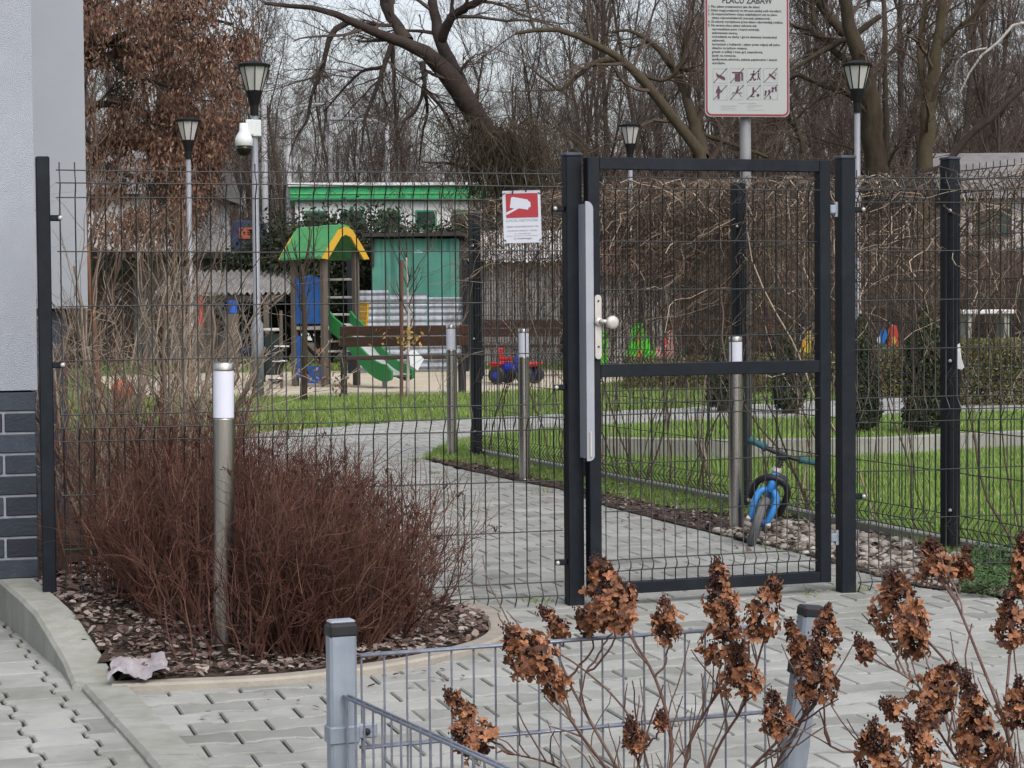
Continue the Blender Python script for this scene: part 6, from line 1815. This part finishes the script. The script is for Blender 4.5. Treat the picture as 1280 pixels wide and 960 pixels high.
def willow_ivy():
    t = [o for o in COL.objects if o.name == 'willow_tree'][0]
    base = np.array(t.location); rng = np.random.default_rng(66); n = 1500
    px = 622 + rng.normal(0, 30, n) ; py = 150 + 90 * rng.beta(1.2, 1.4, n) - .25 * np.abs(px - 622)
    px = px + (py - 150) * .25
    P0 = np.array([P(a, b, 46 - rng.uniform(0.2, 2.2)) for a, b in zip(px, py)])
    d = rng.normal(0, .5, (n, 3)) + np.array([0, 0, -.9])
    a, b = grow(P0, d, rng.uniform(.3, 1.3, n), rng.uniform(.006, .012, n), 6, .18, -.05, .5, rng)
    mb = MB(); mb.tubes(a, b, 3, tint=rng.uniform(0, 1, n))
    mb.build('ivy_tangle', M('ivy_tangle', (.045, .035, .02, 1), (.085, .068, .038, 1), 2, .9, tint=(.06, .045, .035, 1)), t, origin=base)
willow_ivy()
arch = [
    ([(884, 330), (880, 230), (872, 190), (850, 158), (822, 122), (796, 92), (770, 70), (740, 54), (704, 38), (668, 38), (645, 41)], [34, 28, 24, 18, 15, 13, 12, 10, 8, 6, 4], -1),
    ([(876, 196), (868, 152), (854, 112), (836, 76), (812, 52), (786, 38), (765, 40)], [20, 16, 12, 10, 8, 5, 3], 1),
    ([(776, 74), (745, 78), (718, 98), (700, 113), (688, 104), (675, 95), (660, 82)], [10, 8, 7, 6, 4, 3, 2], -.6),
    ([(834, 78), (848, 86), (872, 88), (900, 86)], [7, 5, 4, 3], .5),
    ([(838, 136), (855, 160), (890, 172), (930, 186), (960, 196)], [8, 7, 6, 5, 4], 1),
    ([(668, 38), (660, 10), (650, -20)], [4, 3, 2], .4), ([(740, 54), (735, 20), (742, -20)], [4, 3, 2], .4), ([(800, 94), (830, 100), (850, 82), (862, 40), (870, -10)], [5, 5, 4, 3, 2], -.6),
]
limb_tree('arching_tree', 'bare tree with a long limb arching left above the gate', arch, 42, 602, mat=m_bark, sub=(9, 6, 6), lens=((.6, 2.2), (.3, 1.0), (.18, .45)), tint=.3)
right1 = [
    ([(1098, 330), (1096, 230), (1092, 180), (1088, 130), (1078, 85), (1068, 45), (1058, 10), (1052, -40)], [36, 32, 30, 28, 26, 21, 17, 13], -1),
    ([(1070, 55), (1052, 38), (1034, 18), (1020, -5), (1005, -40)], [14, 13, 11, 9, 6], .7),
    ([(1110, 300), (1108, 180), (1106, 100), (1106, 40), (1103, -20)], [10, 9, 8, 7, 6], 1.5),
    ([(1100, 20), (1075, 38), (1050, 52), (1020, 68), (995, 84), (980, 92)], [7, 8, 8, 7, 5, 4], -.6),
    ([(1064, 78), (1045, 66), (1025, 45), (1000, 34), (985, 30)], [10, 8, 7, 6, 4], .4),
    ([(1085, 140), (1060, 118), (1030, 108), (1000, 95), (985, 100)], [9, 7, 6, 5, 4], .8),
    ([(1018, 30), (1016, 10), (1010, -30)], [7, 6, 5], .2),
    ([(1005, 190), (1000, 170), (988, 152), (970, 150), (955, 160)], [9, 8, 6, 5, 3], 0),
]
limb_tree('forked_tree', 'bare forked tree rising behind the tall lamp right of the rules sign', right1, 45, 603, mat=m_bark, sub=(8, 6, 6), lens=((.6, 2.4), (.3, 1.1), (.2, .5)), tint=.15)
right2 = [
    ([(1152, 330), (1154, 240), (1156, 190), (1160, 140), (1166, 95), (1172, 50), (1178, 5), (1182, -50)], [26, 24, 23, 21, 19, 15, 12, 9], 0),
    ([(1160, 120), (1152, 90), (1150, 50), (1156, 10), (1160, -40)], [10, 8, 7, 6, 5], .8),
    ([(1174, 60), (1192, 40), (1215, 20), (1240, -10)], [7, 6, 5, 4], -.6),
]
limb_tree('upright_tree', 'bare upright tree with olive trunk left of the right fence corner post', right2, 44, 604, mat=m_bark, sub=(9, 6, 6), lens=((.6, 2.2), (.3, 1.0), (.18, .45)), tint=.45)
right3 = [
    ([(1148, 240), (1180, 208), (1198, 186), (1212, 166), (1238, 150), (1262, 124), (1285, 104), (1320, 80)], [9, 10, 10, 9, 9, 8, 8, 7], 0),
    ([(1235, 152), (1236, 130), (1238, 105)], [4, 3, 2], .2),
]
limb_tree('leaning_tree', 'dark thin leaning trunk rising to the right above the corner post', right3, 40, 605, sub=(6, 5, 5), lens=((.4, 1.2), (.2, .7), (.12, .4)))
pale_l = [
    ([(1330, 300), (1325, 120), (1310, 50), (1283, 23), (1262, 36), (1246, 54), (1228, 68), (1216, 82), (1208, 100), (1200, 116)], [14, 12, 9, 7, 6, 5, 5, 4, 3, 2], 0),
    ([(1234, 60), (1210, 66), (1196, 80), (1192, 102)], [3, 3, 2.5, 2], .2),
]
m_birch = M('birch_bark', (.34, .31, .30, 1), (.48, .45, .43, 1), 4, .8)
limb_tree('birch_tree', 'pale birch with a drooping white branch at the upper right', pale_l, 41, 606, mat=m_birch, sub=(5, 5, 4), lens=((.3, .9), (.2, .5), (.12, .3)), droop=.2, root_px=1335)

# tree on the left that has kept its brown leaves
leafl = [
    ([(80, 330), (84, 240), (90, 160), (98, 90), (112, 40), (130, 0), (140, -60)], [40, 34, 30, 26, 22, 18, 12], 0),
    ([(96, 120), (112, 66), (128, 68), (150, 84), (175, 96), (215, 110)], [18, 14, 10, 8, 6, 4], -1), ([(90, 190), (120, 205), (150, 215), (185, 230), (215, 262)], [10, 8, 7, 5, 3], -1.5), ([(100, 80), (140, 50), (190, 30), (240, 22), (290, 30)], [14, 10, 8, 6, 3], -1),
    ([(94, 150), (130, 130), (170, 140), (220, 160), (270, 190)], [12, 9, 7, 5, 3], 1), ([(120, 30), (170, 0), (220, -20), (270, -20), (310, 0)], [12, 9, 7, 5, 3], .5), ([(92, 170), (130, 180), (180, 186), (230, 206), (262, 240)], [9, 8, 6, 5, 3], 1.2),
    ([(112, 40), (90, 20), (60, 0)], [10, 8, 5], 0), ([(215, 110), (240, 130), (262, 160)], [5, 4, 3], 0),
]
def leaf_tree():
    t, tips = limb_tree('hornbeam_tree', 'broad tree still full of hanging brown dead leaves next to the white building', leafl, 39, 607, sub=(10, 7, 5), lens=((.8, 2.2), (.4, 1.2), (.2, .5)), droop=.15)
    base = np.array(t.location)
    rng = np.random.default_rng(8)
    q = tips.reshape(-1, 3)
    # keep the leaves inside the crown seen in the photo
    px = 640 + FPX * q[:, 0] / q[:, 1]; py = 373 - FPX * (q[:, 2] - CAM_H) / q[:, 1]
    lim = np.interp(py, [-60, 0, 60, 120, 180, 240, 300], [350, 345, 330, 312, 296, 270, 236])
    dens = np.clip((lim - px) / 30 + .2, 0, 1) * np.clip((318 - py) / 20, 0, 1) * (1 - .55 * np.exp(-((px - 190) / 60.) ** 2 - ((py - 40) / 45.) ** 2))
    q = q[rng.uniform(0, 1, len(q)) < dens]
    n = 50000
    c = q[rng.integers(0, len(q), n)] + rng.normal(0, .09, (n, 3)) + np.array([0, 0, -.04])
    d = unit(rng.normal(0, .42, (n, 3)) + np.array([0, 0, -1])); w = unit(np.cross(d, rng.normal(0, 1, (n, 3))))
    s = rng.uniform(.028, .062, n)
    V = np.stack([c - d * s[:, None], c + w * s[:, None] * .36, c + d * s[:, None], c - w * s[:, None] * .36], 1)
    mb = MB(); mb.add(V.reshape(-1, 3), np.arange(4 * n).reshape(n, 4), np.repeat(np.where(rng.uniform(0, 1, n) < .25, rng.uniform(.3, 1, n), 0), 4)); mb.build('leaves', m_leaf_brown, t, origin=base)
leaf_tree()

# ------------------------------------------------------------------ the wood behind: a few kinds, copied
def wood_proto(seed, H, spread, name='bare_tree', lim=(12, 7, 6), lab='bare grey-brown tree of the wood behind the playground'):
    rng = np.random.default_rng(seed)
    t = thing(name, lab, 'tree', (0, 0, 0), group='bare trees of the wood')
    p0, r0 = grow(np.zeros((1, 3)) - (0, 0, .1), np.array([[rng.normal(0, .06), rng.normal(0, .06), 1]]), np.array([H]), np.array([H * .0105]), 12, .05, .03, .25, rng)
    tr = MB(); tr.tubes(p0, r0, 8)
    p, d, r = sprout(p0, r0, lim[0], (.35, .85), .18, .95, rng); d[:, 2] += .35
    m = len(p)
    L = rng.uniform(.28, .5, m) * H * spread
    p1, r1 = grow(p, d, L, np.clip(r * .6, .02, .08), 8, .11, .05, .3, rng)
    tr.tubes(p1, r1, 6); tr.build('trunk', m_bark, t, smooth=True)
    br = MB()
    p, d, r = sprout(p1, r1, lim[1], (.3, .85), .15, 1.0, rng); d[:, 2] += .15
    p2, r2 = grow(p, d, rng.uniform(.10, .22, len(p)) * H * spread, np.clip(r * .55, .010, .03), 6, .13, .05, .4, rng); br.tubes(p2, r2, 4)
    p, d, r = sprout(p2, r2, lim[2], (.3, .8), .15, 1.0, rng)
    p3, r3 = grow(p, d, rng.uniform(.04, .11, len(p)) * H, np.clip(r * .6, .006, .014), 5, .12, .05, .5, rng); br.tubes(p3, r3, 3)
    p, d, r = sprout(p3, r3, 4, (.3, .8), .2, 1.0, rng)
    p4, r4 = grow(p, d, rng.uniform(.015, .05, len(p)) * H, np.full(len(p), .0052), 3, .1, .05, .7, rng); br.tubes(p4, r4, 3)
    br.build('crown', m_twig_far, t)
    return t
protos = [wood_proto(701, 11, .9), wood_proto(702, 13, .75), wood_proto(703, 9, 1.1), wood_proto(704, 12, .85)]
rngw = np.random.default_rng(55)
k_ = 0
for D, cols, y_sk in [(52, np.arange(-40, 1400, 160), 0), (62, np.arange(-60, 1400, 105), 0), (74, np.arange(-60, 1400, 66), 0), (88, np.arange(-60, 1400, 52), 0), (104, np.arange(-60, 1400, 46), 0), (124, np.arange(-60, 1400, 40), 0), (142, np.arange(-60, 1400, 38), 0)]:
    for px in cols:
        px = px + rngw.uniform(-35, 35)
        Dd = D + rngw.uniform(-4, 5)
        gap = 300 < px < 720                   # thinner crowns where the sky shows through
        if gap and D < 60: continue
        if 350 < px < 630 and D < 72: continue
        if px < 290 and D < 70: continue
        sc = rngw.uniform(.8, 1.15) * (.82 if gap else 1.05)
        pr = protos[k_ % 4]
        o = pr if k_ < 4 else dup(pr)
        o.location = tuple(GX(px, Dd)); o.rotation_euler = (0, 0, rngw.uniform(0, 6.28)); o.scale = (sc, sc, sc * rngw.uniform(.85, 1.1))
        k_ += 1

# undergrowth: bare bushes at the edge of the wood
def bush_proto(seed, H, n=110):
    rng = np.random.default_rng(seed)
    t = thing('bare_bush', 'bare brown bush in the undergrowth at the edge of the wood', 'bush', (0, 0, 0), group='bare bushes at the edge of the wood')
    a = rng.uniform(0, 2 * PI, n); r = .9 * np.sqrt(rng.uniform(0, 1, n))
    P0 = np.stack([r * np.cos(a), r * np.sin(a) * .7, 0 * a - .05], 1)
    D0 = np.stack([np.cos(a) * .35, np.sin(a) * .3, 1 + 0 * a], 1) + rng.normal(0, .22, (n, 3))
    p1, r1 = grow(P0, D0, rng.uniform(.5, 1.05, n) * H, rng.uniform(.008, .02, n), 8, .12, .03, .35, rng)
    mb = MB(); mb.tubes(p1, r1, 4); 
    p, d, r = sprout(p1, r1, 7, (.3, .9), .1, 1.0, rng); p2, r2 = grow(p, d, rng.uniform(.12, .38, len(p)) * H * .5, np.clip(r * .6, .006, .012), 6, .16, .04, .4, rng); mb.tubes(p2, r2, 3, tint=rng.uniform(0, 1, len(p)))
    p, d, r = sprout(p2, r2, 5, (.3, .9), .1, 1.0, rng); p3, r3 = grow(p, d, rng.uniform(.08, .22, len(p)) * H * .5, np.full(len(p), .0048), 4, .16, .04, .6, rng); mb.tubes(p3, r3, 3, tint=rng.uniform(0, 1, len(p)))
    mb.build('stems', m_twig_far, t)
    return t
bp = [bush_proto(801, 3.2), bush_proto(802, 2.6), bush_proto(803, 3.8)]
k_ = 0
for D, step, s0 in [(46, 105, .75), (50, 85, .95), (57, 75, 1.15), (66, 75, 1.45)]:
    for px in np.arange(-40, 1380, step):
        px = px + rngw.uniform(-25, 25)
        if 350 < px < 625 and D < 70: continue
        if px < 330 and D < 60: continue
        sc = s0 * rngw.uniform(.85, 1.2)
        if px < 330 and D < 70: continue
        pr = bp[k_ % 3]; o = pr if k_ < 3 else dup(pr)
        o.location = tuple(GX(px, D + rngw.uniform(-2, 2))); o.rotation_euler = (0, 0, rngw.uniform(0, 6.28)); o.scale = (sc * 1.15, sc, sc)
        k_ += 1
# denser scrub right behind the vine covered fence
for i, px in enumerate([880, 945, 1015, 1085, 1150, 1225, 1300]):
    o = dup(bp[i % 3], label='brown scrub bush standing between the spring riders and the wood', group='scrub bushes behind the playground')
    sc = rngw.uniform(.62, .8); o.location = tuple(GX(px, 34.5 + (i % 3) * 1.6)); o.rotation_euler = (0, 0, rngw.uniform(0, 6.28)); o.scale = (sc, sc, sc)
